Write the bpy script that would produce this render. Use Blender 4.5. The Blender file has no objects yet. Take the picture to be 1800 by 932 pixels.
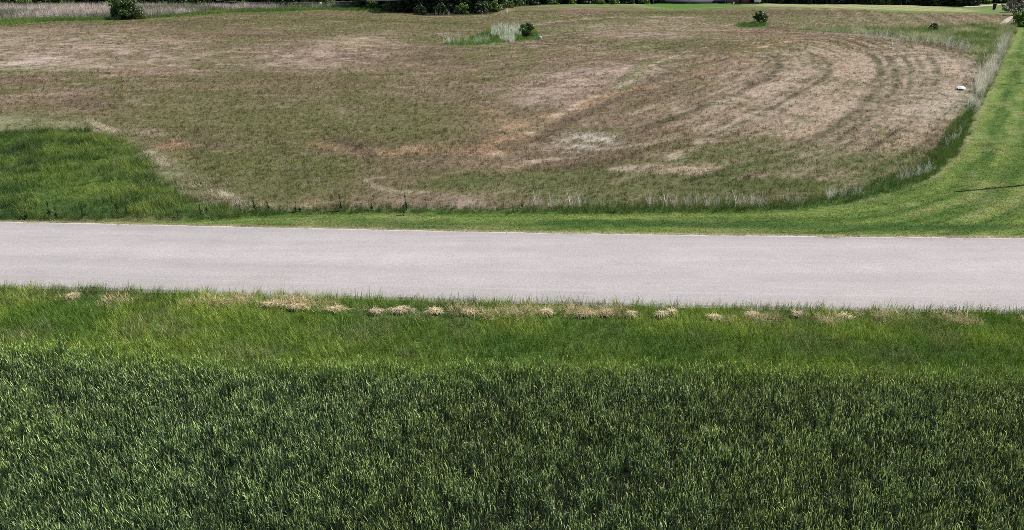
import bpy, math, random
import numpy as np
from mathutils import Vector

R = math.radians
random.seed(7)
rng = np.random.default_rng(11)
sc = bpy.context.scene
col = sc.collection

# ------------------------------------------------------------------ camera
CAM_H = 8.0
F = 1300.0                       # focal length in photo pixels (1800 wide)
PITCH = math.atan(526 / F)
cam_d = bpy.data.cameras.new('camera')
cam_d.sensor_width = 36
cam_d.lens = F / 1800 * 36
cam_d.clip_start = 0.1
cam_d.clip_end = 3000
cam = bpy.data.objects.new('camera', cam_d)
cam.location = (0, 0, CAM_H)
cam.rotation_euler = (R(90) - PITCH, 0, 0)
col.objects.link(cam)
sc.camera = cam

# ------------------------------------------------------------------ world + sun
SUN_ELEV, SUN_AZ = R(56), R(16)            # azimuth: from +X turned towards +Y
w = bpy.data.worlds.new('World')
sc.world = w
w.use_nodes = True
nt = w.node_tree
bg = nt.nodes['Background']
sky = nt.nodes.new('ShaderNodeTexSky')
sky.sky_type = 'NISHITA'
sky.sun_disc = False
sky.sun_elevation = SUN_ELEV
sky.sun_rotation = R(90) - SUN_AZ
nt.links.new(sky.outputs[0], bg.inputs[0])
bg.inputs[1].default_value = 0.075
sd = bpy.data.lights.new('sun', 'SUN')
sd.energy = 4.6
sd.angle = R(0.5)
sd.color = (1.0, 0.955, 0.89)
sun = bpy.data.objects.new('sun', sd)
sun_dir = Vector((math.cos(SUN_ELEV) * math.cos(SUN_AZ), math.cos(SUN_ELEV) * math.sin(SUN_AZ), math.sin(SUN_ELEV)))
sun.rotation_euler = sun_dir.to_track_quat('Z', 'Y').to_euler()
sun.location = (30, 10, 60)
col.objects.link(sun)
sc.view_settings.view_transform = 'Standard'
sc.view_settings.look = 'None'
sc.view_settings.exposure = 0.3
sc.view_settings.gamma = 1
sc.view_settings.use_curve_mapping = False
sc.cycles.max_bounces = 6
sc.cycles.diffuse_bounces = 3
sc.cycles.transmission_bounces = 3
sc.cycles.use_denoising = False
sc.cycles.sample_clamp_indirect = 6
sc.render.filter_size = 1.0 if hasattr(sc.render, 'filter_size') else 1.5
sc.cycles.filter_width = 0.7


# ------------------------------------------------------------------ noise
def _hash(ix, iy, seed):
    h = (ix.astype(np.int64) * 374761393 + iy.astype(np.int64) * 668265263 + seed * 1442695041) & 0x7fffffff
    h = ((h ^ (h >> 13)) * 1274126177) & 0x7fffffff
    return ((h ^ (h >> 16)) & 0xffff) / 65535.0


def vnoise(x, y, seed=0):
    ix, iy = np.floor(x), np.floor(y)
    fx, fy = x - ix, y - iy
    fx, fy = fx * fx * (3 - 2 * fx), fy * fy * (3 - 2 * fy)
    a, b = _hash(ix, iy, seed), _hash(ix + 1, iy, seed)
    c, d = _hash(ix, iy + 1, seed), _hash(ix + 1, iy + 1, seed)
    return (a * (1 - fx) + b * fx) * (1 - fy) + (c * (1 - fx) + d * fx) * fy


def fbm(x, y, sc_, seed=0, octv=4):
    x, y = np.asarray(x, float) / sc_, np.asarray(y, float) / sc_
    s, a, t = 0, 1, 0
    for k in range(octv):
        s = s + a * vnoise(x * 2 ** k + 17.3 * k, y * 2 ** k - 9.1 * k, seed + k * 7)
        t += a
        a *= 0.55
    return s / t


def sstep(a, b, x):
    t = np.clip((x - a) / (b - a), 0, 1)
    return t * t * (3 - 2 * t)


# ------------------------------------------------------------------ terrain height
def H(x, y):
    x = np.asarray(x, float)
    y = np.asarray(y, float)
    r = sstep(26, 45, y)
    h = r * (0.9 * (fbm(x, y, 34, 3, 2) - 0.5) + 0.25 * (fbm(x, y, 9, 8, 2) - 0.5))
    h = h + 0.9 * np.exp(-(((x + 38) / 34) ** 2 + ((y - 95) / 30) ** 2))
    h = h + 0.5 * np.exp(-(((x - 40) / 26) ** 2 + ((y - 60) / 24) ** 2))
    h = h - 0.45 * np.exp(-(((x - 2) / 6) ** 2 + ((y - 36) / 8) ** 2)) * r
    h = h - 0.7 * np.exp(-(((x + 12) / 14) ** 2 + ((y - 128) / 12) ** 2))
    h = h + 0.045 * (fbm(x, y, 1.3, 21, 2) - 0.5) * sstep(10, 12, np.abs(y - 19.6) + 8)
    h = h + 6.0 * sstep(185, 500, y)
    return h


CP, SP = math.cos(PITCH), math.sin(PITCH)


def at(px, py):
    """photo pixel -> point on the terrain"""
    dx, dy = (px - 900) / F, -(py - 466) / F
    d = np.array([dx, CP + SP * dy, -SP + CP * dy])
    t, step = 5.0, 0.5
    while t < 600:
        p = d * t
        if CAM_H + p[2] < float(H(p[0], p[1])):
            lo, hi = t - step, t
            for _ in range(18):
                m = (lo + hi) / 2
                p = d * m
                if CAM_H + p[2] < float(H(p[0], p[1])):
                    hi = m
                else:
                    lo = m
            p = d * hi
            return (p[0], p[1])
        step = max(0.3, t * 0.01)
        t += step
    return (d[0] * 400, d[1] * 400)


def pts(pl):
    return np.array([at(a, b) for a, b in pl])


def dist_line(x, y, P):
    best = np.full(x.shape, 1e9)
    for (ax, ay), (bx, by) in zip(P[:-1], P[1:]):
        vx, vy = bx - ax, by - ay
        L = vx * vx + vy * vy + 1e-9
        t = np.clip(((x - ax) * vx + (y - ay) * vy) / L, 0, 1)
        d = (x - ax - t * vx) ** 2 + (y - ay - t * vy) ** 2
        best = np.minimum(best, d)
    return np.sqrt(best)


def inside(x, y, P):
    ins = np.zeros(x.shape, bool)
    n = len(P)
    for i in range(n):
        ax, ay = P[i]
        bx, by = P[(i + 1) % n]
        c = ((ay > y) != (by > y))
        xi = (bx - ax) * (y - ay) / (by - ay + 1e-12) + ax
        ins ^= c & (x < xi)
    return ins


def sdf(x, y, P):
    """positive inside"""
    d = dist_line(x, y, np.vstack([P, P[:1]]))
    return np.where(inside(x, y, P), d, -d)


# ------------------------------------------------------------------ layout lines, from the photo
def far_edge_y(x): return np.interp(x, FE[:, 0], FE[:, 1])
def near_edge_y(x): return np.interp(x, NE[:, 0], NE[:, 1])


def smooth(P, n=6):
    P = np.array(P, float)
    out = []
    for i in range(len(P) - 1):
        p0 = P[max(i - 1, 0)]; p1 = P[i]; p2 = P[i + 1]; p3 = P[min(i + 2, len(P) - 1)]
        for k in range(n):
            t = k / n
            out.append(0.5 * ((2 * p1) + (-p0 + p2) * t + (2 * p0 - 5 * p1 + 4 * p2 - p3) * t * t + (-p0 + 3 * p1 - 3 * p2 + p3) * t ** 3))
    out.append(P[-1])
    return np.array(out)


def extend(P, L):
    a = P[0] + (P[0] - P[3]) / np.linalg.norm(P[0] - P[3]) * L
    b = P[-1] + (P[-1] - P[-4]) / np.linalg.norm(P[-1] - P[-4]) * L
    return np.vstack([a, P, b])


FE = extend(smooth(pts([(0, 391), (250, 396), (500, 401.5), (750, 406.5), (1000, 411), (1400, 415.5), (1800, 419)])), 300)
NE = extend(smooth(pts([(0, 503), (450, 517), (900, 531), (1350, 541), (1800, 548)])), 300)
WH = extend(smooth(pts([(0, 622), (200, 646), (450, 665), (900, 668), (1350, 674), (1800, 690)])), 60)

# upper edge of the mown strip (from the left, round the bend and away)
mow_px = [(-60, 388), (150, 389), (330, 388), (460, 381), (600, 377), (750, 376), (900, 377), (1100, 375), (1300, 373), (1400, 368),
          (1480, 359), (1550, 343), (1600, 327), (1645, 306), (1672, 280), (1695, 245), (1718, 200), (1742, 150), (1762, 105), (1776, 75), (1788, 50)]
MOW = smooth(pts(mow_px))
# edge of the brown field: left side, front, right bend, top hedge
rim_px = [(120, 219), (200, 232), (262, 262), (290, 292), (345, 330), (400, 352), (470, 368), (640, 371), (800, 368), (950, 362), (1100, 361),
          (1250, 360), (1380, 357), (1460, 347), (1530, 329), (1600, 303), (1645, 284), (1672, 250), (1692, 210), (1712, 165), (1724, 125),
          (1722, 100), (1690, 84), (1640, 74), (1560, 64), (1480, 57), (1400, 52), (1370, 47)]
RIM = smooth(pts(rim_px))
RIMR = RIM[6 * 9:]
lush = pts([(-200, 215), (0, 236), (60, 229), (150, 228), (215, 240), (255, 268), (282, 305), (330, 342), (372, 364), (450, 374), (520, 380), (500, 388), (0, 389), (-200, 386)])
hedge_r = pts([(1400, 50), (1480, 50), (1560, 51), (1640, 49), (1700, 46), (1775, 44), (1792, 48), (1778, 75), (1764, 105), (1744, 150), (1718, 205), (1690, 250),
               (1672, 282), (1650, 300), (1560, 340), (1470, 360), (1380, 370), (1380, 357), (1460, 347), (1530, 329), (1600, 303), (1645, 284), (1672, 250), (1692, 210), (1712, 165), (1724, 125), (1722, 100), (1690, 84), (1640, 74), (1560, 64), (1480, 57), (1400, 53)])
pale_strip = pts([(-300, 16), (0, 14), (200, 14), (400, 13.5), (620, 13), (622, 16), (500, 17), (400, 20), (300, 28), (200, 33), (100, 34), (0, 39), (-300, 52)])
green_band = pts([(-300, 50), (0, 36), (100, 32), (200, 33), (300, 27), (400, 18), (500, 15), (620, 15), (700, 19), (700, 21), (560, 18.5), (400, 23.5), (300, 31), (200, 36.5), (100, 38), (0, 45), (-300, 62)])
island = pts([(775, 77), (815, 70), (850, 60), (862, 52), (900, 47), (935, 50), (945, 62), (950, 68), (900, 74), (850, 79), (800, 80)])
island2 = pts([(1290, 45), (1310, 41), (1340, 38), (1352, 45), (1335, 48), (1305, 49)])
far_lawn = pts([(870, 12.5), (960, 9.5), (1145, 6.5), (1330, 6.0), (1500, 5), (1620, 5), (1830, 5), (1830, 22), (1760, 26), (1650, 23), (1560, 22), (1470, 14.5), (1340, 13), (1280, 13), (1220, 15.5), (1180, 17), (1100, 12), (960, 12.5)])
straw_lawn = pts([(1335, 6.5), (1480, 8.5), (1600, 9.5), (1680, 14), (1712, 19), (1700, 21), (1600, 19), (1480, 14), (1335, 11)])
vivid = pts([(1120, 7), (1280, 7), (1300, 8.5), (1270, 12.5), (1215, 15.5), (1180, 16), (1140, 11)])
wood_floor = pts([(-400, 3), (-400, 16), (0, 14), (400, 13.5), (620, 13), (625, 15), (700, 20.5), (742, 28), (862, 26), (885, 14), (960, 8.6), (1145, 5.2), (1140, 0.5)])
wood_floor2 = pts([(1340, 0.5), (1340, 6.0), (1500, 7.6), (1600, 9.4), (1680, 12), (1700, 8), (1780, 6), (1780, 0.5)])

straw_p = [  # polygon, softness m, strength, tone(0 straw, 1 pink, 2 white)
    ([(-100, 50), (150, 55), (350, 70), (330, 105), (200, 128), (60, 125), (-100, 118)], 6, .55, 1),
    ([(60, 92), (140, 95), (130, 112), (60, 112)], 3, .6, 1),
    ([(440, 100), (560, 70), (660, 58), (710, 80), (640, 112), (540, 122), (460, 120)], 5, .55, 1),
    ([(580, 72), (640, 66), (655, 90), (600, 92)], 2, .35, 0),
    ([(890, 170), (960, 130), (1080, 112), (1190, 115), (1110, 150), (1000, 180), (930, 185)], 3, .75, 1),
    ([(945, 255), (1010, 232), (1090, 236), (1098, 258), (1020, 266), (960, 264)], 1.2, .6, 2),
    ([(1040, 244), (1085, 240), (1088, 258), (1045, 260)], .7, .9, 2),
    ([(1240, 160), (1330, 100), (1440, 78), (1600, 82), (1700, 100), (1712, 150), (1690, 225), (1640, 250), (1560, 240), (1470, 230), (1420, 260), (1330, 220)], 4, .5, 1),
    ([(1590, 80), (1680, 95), (1715, 120), (1690, 190), (1640, 200)], 3, .4, 2),
    ([(630, 346), (780, 340), (900, 346), (930, 355), (900, 365), (640, 370)], .8, .45, 1),
    ([(460, 362), (560, 350), (640, 360), (600, 372), (480, 373)], .8, .45, 0),
    ([(1000, 45), (1150, 38), (1260, 44), (1200, 68), (1060, 66)], 6, .4, 1),
    ([(225, 216), (285, 222), (290, 235), (240, 232)], 1.2, .45, 1),
    ([(858, 266), (890, 266), (888, 275), (860, 276)], .5, .9, 0),
    ([(895, 293), (925, 293), (925, 300), (892, 301)], .4, .9, 0),
    ([(880, 225), (935, 220), (930, 250), (880, 252)], 1.5, .45, 0),
    ([(1130, 96), (1175, 95), (1170, 104), (1128, 106)], 1, .55, 0),
    ([(-50, 200), (60, 205), (160, 218), (205, 235), (150, 228), (60, 230), (-50, 235)], 1.4, .9, 3),
    ([(205, 228), (262, 262), (294, 292), (345, 330), (400, 350), (480, 366), (430, 372), (372, 362), (330, 340), (282, 300), (255, 265)], 1.1, .95, 3),
    ([(60, 92), (110, 95), (100, 106), (70, 104)], 1.5, .4, 2), ([(20, 110), (60, 108), (50, 120), (20, 120)], 1.5, .5, 2),
]
green_p = [
    ([(240, 140), (420, 118), (560, 130), (660, 150), (830, 180), (860, 215), (780, 250), (600, 235), (400, 195), (250, 170)], 5, .45, 0),
    ([(880, 300), (1100, 288), (1250, 272), (1400, 250), (1480, 268), (1600, 262), (1650, 278), (1500, 335), (1300, 355), (940, 358), (740, 332), (760, 305)], 1.6, .8, 1),
    ([(930, 56), (1010, 46), (1060, 56), (960, 68)], 5, .5, 1),
    ([(1120, 78), (1210, 68), (1240, 85), (1150, 92)], 4, .5, 1),
    ([(1080, 160), (1140, 120), (1170, 104), (1150, 125), (1110, 165)], 1.2, .6, 1),
    ([(560, 8), (900, 30), (870, 60), (600, 60), (450, 40)], 8, .35, 0),
    ([(700, 150), (900, 130), (900, 200), (760, 230)], 5, .3, 0),
    ([(1430, 258), (1465, 228), (1485, 222), (1460, 262)], .8, .8, 1),
    ([(400, 270), (600, 290), (640, 350), (430, 350), (340, 300)], 3, .35, 1),
    ([(1500, 42), (1620, 38), (1650, 26), (1500, 26)], 5, .4, 0),
]
green_l = [([(1170, 292), (1290, 258), (1390, 228), (1425, 205)], .9, .6), ([(1090, 155), (1150, 105), (1240, 92)], 1.2, .4),
           ([(1500, 300), (1560, 280), (1640, 262)], 1.5, .35)]
straw_l = [([(925, 238), (1010, 186), (1100, 148), (1165, 105), (1240, 84)], .28, .6), ([(1310, 92), (1360, 78), (1400, 68)], .3, .7), ([(650, 316), (655, 327), (675, 332), (705, 337), (745, 338)], .2, .9), ([(650, 316), (665, 313), (680, 313)], .2, .88),
           ([(1470, 125), (1470, 142), (1430, 160), (1370, 185), (1300, 215), (1240, 248), (1170, 280), (1080, 300)], .5, .5),
           ([(1400, 120), (1380, 150), (1290, 175), (1200, 200)], 1.0, .4),
           ([(1600, 90), (1650, 120), (1630, 170), (1560, 220), (1500, 260)], .6, .4),
           ([(1640, 90), (1680, 125), (1660, 170), (1600, 230)], .6, .4),
           ([(940, 285), (1100, 262), (1200, 235), (1250, 215)], .4, .4), ([(930, 44), (1040, 32), (1200, 30)], 2, .35),
           ([(160, 222), (200, 234)], .5, .9), ([(262, 268), (292, 288)], .35, 1.), ([(370, 342), (400, 348)], .5, .5)]
soil_l = [([(1165, 120), (1290, 92), (1400, 62)], .5, .45), ([(840, 262), (1000, 196), (1120, 160)], .35, .5), ([(690, 268), (730, 263), (780, 262), (850, 262), (895, 238), (930, 215), (965, 200)], 1.1, .5),
          ([(955, 208), (1010, 190), (1060, 168), (1100, 158), (1150, 152)], .8, .7), ([(1070, 168), (1125, 155)], .7, .9),
          ([(1210, 130), (1262, 120), (1310, 112)], 1.0, .9), ([(1310, 98), (1360, 78), (1410, 68)], 1.2, .5),
          ([(1440, 95), (1480, 115), (1474, 140)], 1.5, .4), ([(560, 252), (620, 262), (690, 272)], 1.2, .35), ([(720, 262), (760, 268)], .6, .5),
          ([(1090, 54), (1300, 55), (1400, 57)], 3, .3), ([(290, 250), (300, 262)], 1.0, .6), ([(300, 276), (330, 282)], .6, .5),
          ([(690, 21), (760, 29), (860, 27), (900, 16)], 2, .4), ([(1720, 30), (1765, 36)], 5, .4), ([(860, 190), (900, 250), (860, 270)], 1.5, .3)]
straw_p = [(pts(a), b, c, d) for a, b, c, d in straw_p]
green_p = [(pts(a), b, c, d) for a, b, c, d in green_p]
green_l = [(smooth(pts(a), 3), b, c) for a, b, c in green_l]
straw_l = [(smooth(pts(a), 3), b, c) for a, b, c in straw_l]
soil_l = [(smooth(pts(a), 3), b, c) for a, b, c in soil_l]
TRACK = smooth(pts([(1788, 26), (1775, 32), (1768, 38), (1757, 44)]))
DRIVE = smooth(pts([(1690, 12), (1725, 10.5), (1760, 8.5), (1800, 8)]))

C = lambda *a: np.array(a, float)


def resample(P, n):
    d = np.r_[0, np.cumsum(np.linalg.norm(np.diff(P, axis=0), axis=1))]
    t_ = np.linspace(0, d[-1], n)
    return np.stack([np.interp(t_, d, P[:, 0]), np.interp(t_, d, P[:, 1])], 1)


_arc = [resample(smooth(pts(a), 4), 26) for a in (
    [(1180, 100), (1250, 98), (1290, 110), (1270, 135), (1200, 165), (1110, 200), (1010, 222)],
    [(1240, 88), (1330, 84), (1390, 98), (1400, 122), (1350, 155), (1250, 200), (1120, 240), (1000, 262)],
    [(1300, 80), (1400, 82), (1470, 105), (1482, 132), (1430, 165), (1325, 228), (1220, 268), (1090, 298)],
    [(1380, 64), (1465, 68), (1530, 88), (1562, 118), (1562, 165), (1515, 212), (1430, 268), (1300, 312)],
    [(1440, 60), (1530, 64), (1605, 88), (1634, 118), (1628, 158), (1588, 212), (1520, 262), (1400, 312)],
    [(1520, 62), (1600, 72), (1665, 92), (1698, 122), (1690, 172), (1640, 232), (1590, 275), (1500, 318)])]
TRK = []
_r2 = random.Random(5)
for i_ in range(5):
    m_ = (3, 3, 5, 6, 5)[i_]
    for q_ in range(m_):
        t_ = (q_ + _r2.uniform(-.15, .15)) / m_
        TRK.append((_arc[i_] * (1 - t_) + _arc[i_ + 1] * t_, _r2.uniform(.16, .4), _r2.uniform(.45, .9) * (.7 if i_ < 2 else 1), _r2.random() < .38))
dark_l = [([(935, 250), (1030, 198), (1120, 160), (1190, 120), (1300, 102)], .45, .5), ([(560, 235), (610, 250), (650, 272)], .5, .6), ([(1180, 130), (1330, 118), (1400, 122)], .8, .4),
          ([(1090, 55), (1250, 56), (1400, 60), (1600, 74), (1690, 92)], 1.4, .5), ([(925, 300), (1050, 290), (1150, 280)], .8, .4), ([(1000, 275), (1080, 268), (1160, 262)], .8, .4)]
dark_l = [(smooth(pts(a), 3), b, c) for a, b, c in dark_l]
BROWN, BROWN2, OLIVE, OLIVEG = C(.168, .122, .085), C(.12, .085, .06), C(.115, .11, .048), C(.088, .108, .036)
STRAW, PINK, WHITE, SOIL = C(.34, .27, .18), C(.32, .245, .205), C(.46, .41, .37), C(.33, .215, .14)
LUSH, LAWN, LAWN2, DARKG = C(.06, .11, .026), C(.15, .205, .05), C(.04, .09, .015), C(.035, .07, .02)
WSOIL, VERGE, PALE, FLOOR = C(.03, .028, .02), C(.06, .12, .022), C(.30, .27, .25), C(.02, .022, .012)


def mix(a, b, t):
    t = np.asarray(t)[..., None]
    return a * (1 - t) + b * t


def ground(x, y):
    """base colour of the ground + zone masks for every (x, y)"""
    x = np.asarray(x, float)
    y = np.asarray(y, float)
    wx = x + 1.6 * (fbm(x, y, 4, 41, 3) - .5) + 0.5 * (fbm(x, y, .9, 43, 2) - .5)
    wy = y + 1.6 * (fbm(x, y, 4, 42, 3) - .5) + 0.5 * (fbm(x, y, .9, 44, 2) - .5)
    sx = x + .35 * (fbm(x, y, .8, 45, 2) - .5)
    sy = y + .35 * (fbm(x, y, .8, 46, 2) - .5)
    n1, n2, n3 = fbm(x, y, 14, 1), fbm(x, y, 5, 2), fbm(x, y, 1.1, 5, 3)
    c = mix(BROWN, OLIVE, sstep(.33, .58, n1 * .6 + n2 * .4))
    c = mix(c, BROWN2, .7 * sstep(.55, .75, fbm(x, y, 7, 12)))
    c = mix(c, PINK, .55 * sstep(.5, .78, n3 * .55 + fbm(x, y, 9, 14) * .45) * sstep(60, 30, np.abs(y - 90)) + .2 * sstep(.5, .8, n3))
    strawm = np.zeros(x.shape)
    for P, s, k, tone in green_p:
        m = sstep(-s, s, sdf(wx, wy, P)) * k * (.55 + .9 * n2)
        c = mix(c, (OLIVE, OLIVEG)[tone], np.clip(m, 0, 1))
    n4 = fbm(x, y, .55, 6, 3)
    for P, s, k, tone in straw_p:
        m = sstep(-s, s, sdf(wx, wy, P)) * k * (.1 + 1.5 * sstep(.32, .7, n3 * .35 + n2 * .25 + n4 * .4))
        m = np.clip(m, 0, 1)
        c = mix(c, (STRAW, PINK, WHITE, C(.185, .19, .105))[tone], m)
        strawm = np.maximum(strawm, m)
    u_, v_ = x * .67 + y * .74, x * .74 - y * .67
    stf = fbm(v_ / .45, u_ / 5, 1.0, 151, 3)
    sf_ = sstep(-12, 6, x) * sstep(26, 14, x)
    c = c * (1 + (stf - .5) * .6 * sf_)[..., None]
    c = mix(c, PINK, .3 * sstep(.6, .8, stf) * sf_)
    sth = fbm(x / 4, y / .5, 1.0, 153, 3)
    c = c * (1 + (sth - .5) * .45 * sstep(6, -12, x))[..., None]
    # tillage rows that follow the rim of the field
    dr = dist_line(wx * .05 + x * .95, wy * .05 + y * .95, RIMR)
    rows = .5 + .5 * np.sin(dr * 2 * math.pi / .85 + .9 * fbm(x, y, 12, 60, 2))
    rows2 = .5 + .5 * np.sin(dr * 2 * math.pi / 5.1 + 1.7)
    rm = sstep(34, 12, dr) * sstep(.5, 4, dr) * sstep(4, 16, x) * sstep(28, 34, y)
    rs = fbm(dr * 4.2, (x + y) * .12, 1.0, 61, 4)
    c = mix(c, mix(STRAW, PINK, .5 * np.ones(x.shape)), np.clip(rm * .4 * sstep(.42, .7, rs * .6 + rows * .4) * (.3 + n3) * (.4 + .8 * rows2), 0, .9))
    c = mix(c, OLIVE * .75, np.clip(rm * .35 * sstep(.3, .65, fbm(x, y, 2.5, 62, 3)) * sstep(.52, .36, rs * .6 + rows * .4) * (.4 + rows2), 0, 1))
    for P, s, k in green_l:
        c = mix(c, OLIVEG, np.clip(sstep(s, .2 * s, dist_line(wx * .5 + x * .5, wy * .5 + y * .5, P)) * k * (.5 + n3), 0, 1))
    for P, s, k in soil_l:
        m = np.clip(sstep(s, .1 * s, dist_line(wx, wy, P)) * k * (.25 + 1.5 * sstep(.3, .65, n3)), 0, 1)
        c = mix(c, SOIL, m * .62)
    for P, s, k in straw_l:
        m = np.clip(sstep(s * 1.5, .3 * s, dist_line(sx, sy, P)) * k * ((.15 + 1.1 * n3) if k > .85 else (.1 + 1.7 * sstep(.35, .65, n3))), 0, 1)
        c = mix(c, mix(STRAW, WHITE, .35 * np.ones(x.shape)), m * (.75 if k < .8 else 1))
        strawm = np.maximum(strawm, m)
    k_ = (x > 4) & (y > 26) & (y < 110)
    xx_, yy_, cc_ = x[k_], y[k_], c[k_]
    xw, yw = xx_ + .18 * (fbm(xx_, yy_, 1.6, 71, 2) - .5), yy_ + .18 * (fbm(xx_, yy_, 1.6, 72, 2) - .5)
    br_ = .35 + 1.1 * sstep(.3, .65, fbm(xx_, yy_, .9, 73, 3))
    bl_ = .2 + 1.2 * sstep(.3, .6, fbm(xx_, yy_, 6, 74, 2))
    for P, s, k, dk in TRK:
        m = np.clip(sstep(s * 1.6, s * .3, dist_line(xw, yw, P)) * k * br_ * bl_, 0, .9)
        cc_ = mix(cc_, C(.085, .075, .045) if dk else mix(STRAW, PINK, np.full(xx_.shape, .6)), m)
    c[k_] = cc_
    for P, s, k in dark_l:
        c = mix(c, C(.095, .065, .045), np.clip(sstep(s * 1.4, .3 * s, dist_line(sx, sy, P)) * k * (.4 + 1.0 * n3), 0, 1))
    # far rows right of the hedge
    fr = sstep(92, 100, y) * sstep(50, 62, x) * (.5 + .5 * np.sin((x * .94 - y * .34) * 2 * math.pi / 3.2))
    c = mix(c, PINK, .5 * fr * (.3 + n3))
    veg = np.full(x.shape, 1)            # 1 field weeds
    fe, ne, wh = far_edge_y(x), near_edge_y(x), np.interp(x, WH[:, 0], WH[:, 1])

    def zone(P, s, colr, vid):
        nonlocal c, veg
        q_ = .75 if vid in (2, 3) else .4
        d = sdf(wx * q_ + sx * (1 - q_), wy * q_ + sy * (1 - q_), P) + (.5 * (n3 - .5) if vid in (2, 3) else 0)
        c = mix(c, colr, sstep(-s, s, d))
        veg = np.where(d > 0, vid, veg)

    lushc = mix(LUSH, C(.13, .185, .036), sstep(.35, .65, n2))
    lushc = mix(lushc, C(.03, .06, .018), sstep(.5, .7, fbm(x, y, 3, 77)))
    lushc = mix(lushc, C(.035, .075, .02), .8 * sstep(3.5, 1.0, sdf(wx, wy, lush)))
    zone(lush, .35, lushc, 2)
    greenm = mix(C(.05, .11, .022), C(.12, .15, .07), sstep(.35, .7, n3))
    zone(hedge_r, .3, greenm, 3)
    # whitish grass inside the hedge bend
    wp = pts_white
    zone(pale_strip, .8, mix(PALE, C(.2, .2, .15), sstep(.4, .8, n2)), 5)
    zone(green_band, .8, mix(C(.09, .13, .04), C(.13, .2, .04), n2), 6)
    zone(island, .5, C(.06, .12, .03), 6)
    zone(island2, .5, C(.06, .12, .03), 6)
    fl = mix(C(.11, .17, .045), C(.17, .19, .085), sstep(.4, .6, fbm(x, y, 8, 31)))
    zone(far_lawn, 1.0, fl, 7)
    stripes = .5 + .5 * np.sin((x + .25 * y) * 2 * math.pi / 4.2)
    zone(straw_lawn, 1.5, mix(C(.30, .29, .15), C(.16, .2, .07), .65 * stripes), 7)
    zone(vivid, 1.0, C(.075, .16, .028), 7)
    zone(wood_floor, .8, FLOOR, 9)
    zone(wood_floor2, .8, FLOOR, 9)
    # mown strip
    mpoly = MOWPOLY
    dm = sdf(sx, sy, mpoly)
    dmow = dist_line(x, y, MOW)
    ph = dmow + .35 * (fbm(x, y, 5, 90, 2) - .5)
    st = .5 + .5 * np.sin(ph * 2 * math.pi / 1.35 - .9)
    st2 = .5 + .5 * np.sin(ph * 2 * math.pi / .42 + 2 * n2)
    stv = fbm(ph * 5, (x + y) * .22, 1.0, 97, 4)
    lawn = mix(LAWN2, LAWN, np.clip(-.2 + .62 * st + .9 * sstep(.3, .7, stv) * .72 + .2 * st2, 0, 1))
    lawn = mix(lawn, C(.23, .23, .105), .75 * sstep(.5, .72, fbm(ph * 1.6, (x + y) * .3, 1.0, 93, 3)) * .5 + .6 * sstep(.5, .05, dmow) * sstep(14, 20, x))
    lawn = mix(lawn, C(.04, .085, .02), .85 * sstep(.5, .15, np.abs(y - fe - 1.0 - .1 * np.sin(x * .4))) * sstep(.25, .5, n2) * sstep(-14, 2, x))
    rimw = .55 + .35 * n3 + .25 * sstep(5, 15, x)
    c = mix(c, C(.06, .115, .026), sstep(rimw, rimw * .5, dmow + .15 * (n3 - .5)) * (dm < 0) * (y > fe) * sstep(-13, -9, x))
    c = mix(c, lawn, sstep(-.15, .15, dm))
    veg = np.where(dm > 0, 4, veg)
    # dark rim
    # far side of the road, thin grassy edge
    e = (y > fe - .2) & (y < fe + .3)
    veg = np.where(e & (y > fe), 4, veg)
    # near verge and wheat
    nearv = mix(VERGE, C(.09, .14, .03), n2)
    c = np.where((y < fe)[..., None], nearv, c)
    c = mix(c, C(.33, .27, .18), sstep(.30, .05, np.abs(y - fe)))
    veg = np.where(y < fe, 0, veg)
    veg = np.where(y < ne, 8, veg)
    wht = sstep(.4, -.4, y - wh)
    c = mix(c, WSOIL, wht)
    veg = np.where(y < wh + 1.1 * (_hash(np.floor(x / .2), np.floor(y / .2), 5) - .5) * (.3 + .8 * sstep(-3, -11, x)), 10, veg)
    return c, veg, dict(wh=wh, fe=fe, ne=ne, dmow=dmow, straw=strawm, dr=dr)


pts_white = None
_far = MOW[-1]
MOWPOLY = np.vstack([MOW, [[_far[0] + 30, _far[1] + 45]], [[260, 200]], [[260, far_edge_y(260.)]],
                     [[xx, far_edge_y(xx)] for xx in np.linspace(120, -60, 60)], [[-60, MOW[0][1]]]])


# ------------------------------------------------------------------ generic builders
def tag(o, label=None, cat=None, group=None, kind=None):
    if label: o['label'] = label
    if cat: o['category'] = cat
    if group: o['group'] = group
    if kind: o['kind'] = kind
    return o


def mesh_np(name, V, Fq, mat, parent=None, colors=None, link=True, smooth_=False, cname='bc'):
    """V (n,3), Fq (m,3|4) index array"""
    me = bpy.data.meshes.new(name)
    V = np.asarray(V, np.float32)
    Fq = np.asarray(Fq, np.int32)
    k = Fq.shape[1]
    me.vertices.add(len(V)); me.vertices.foreach_set('co', V.ravel())
    me.loops.add(Fq.size); me.loops.foreach_set('vertex_index', Fq.ravel())
    me.polygons.add(len(Fq))
    me.polygons.foreach_set('loop_start', np.arange(0, Fq.size, k, dtype=np.int32))
    if smooth_: me.polygons.foreach_set('use_smooth', np.ones(len(Fq), bool))
    if colors is not None:
        a = me.attributes.new(cname, 'FLOAT_COLOR', 'POINT')
        cc = np.ones((len(V), 4), np.float32); cc[:, :3] = colors
        a.data.foreach_set('color', cc.ravel())
    me.update(calc_edges=True)
    if mat: me.materials.append(mat)
    o = bpy.data.objects.new(name, me)
    if link: col.objects.link(o)
    if parent: o.parent = parent
    return o


def nodes(m):
    m.use_nodes = True
    t = m.node_tree
    return t, t.nodes, t.links


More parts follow.
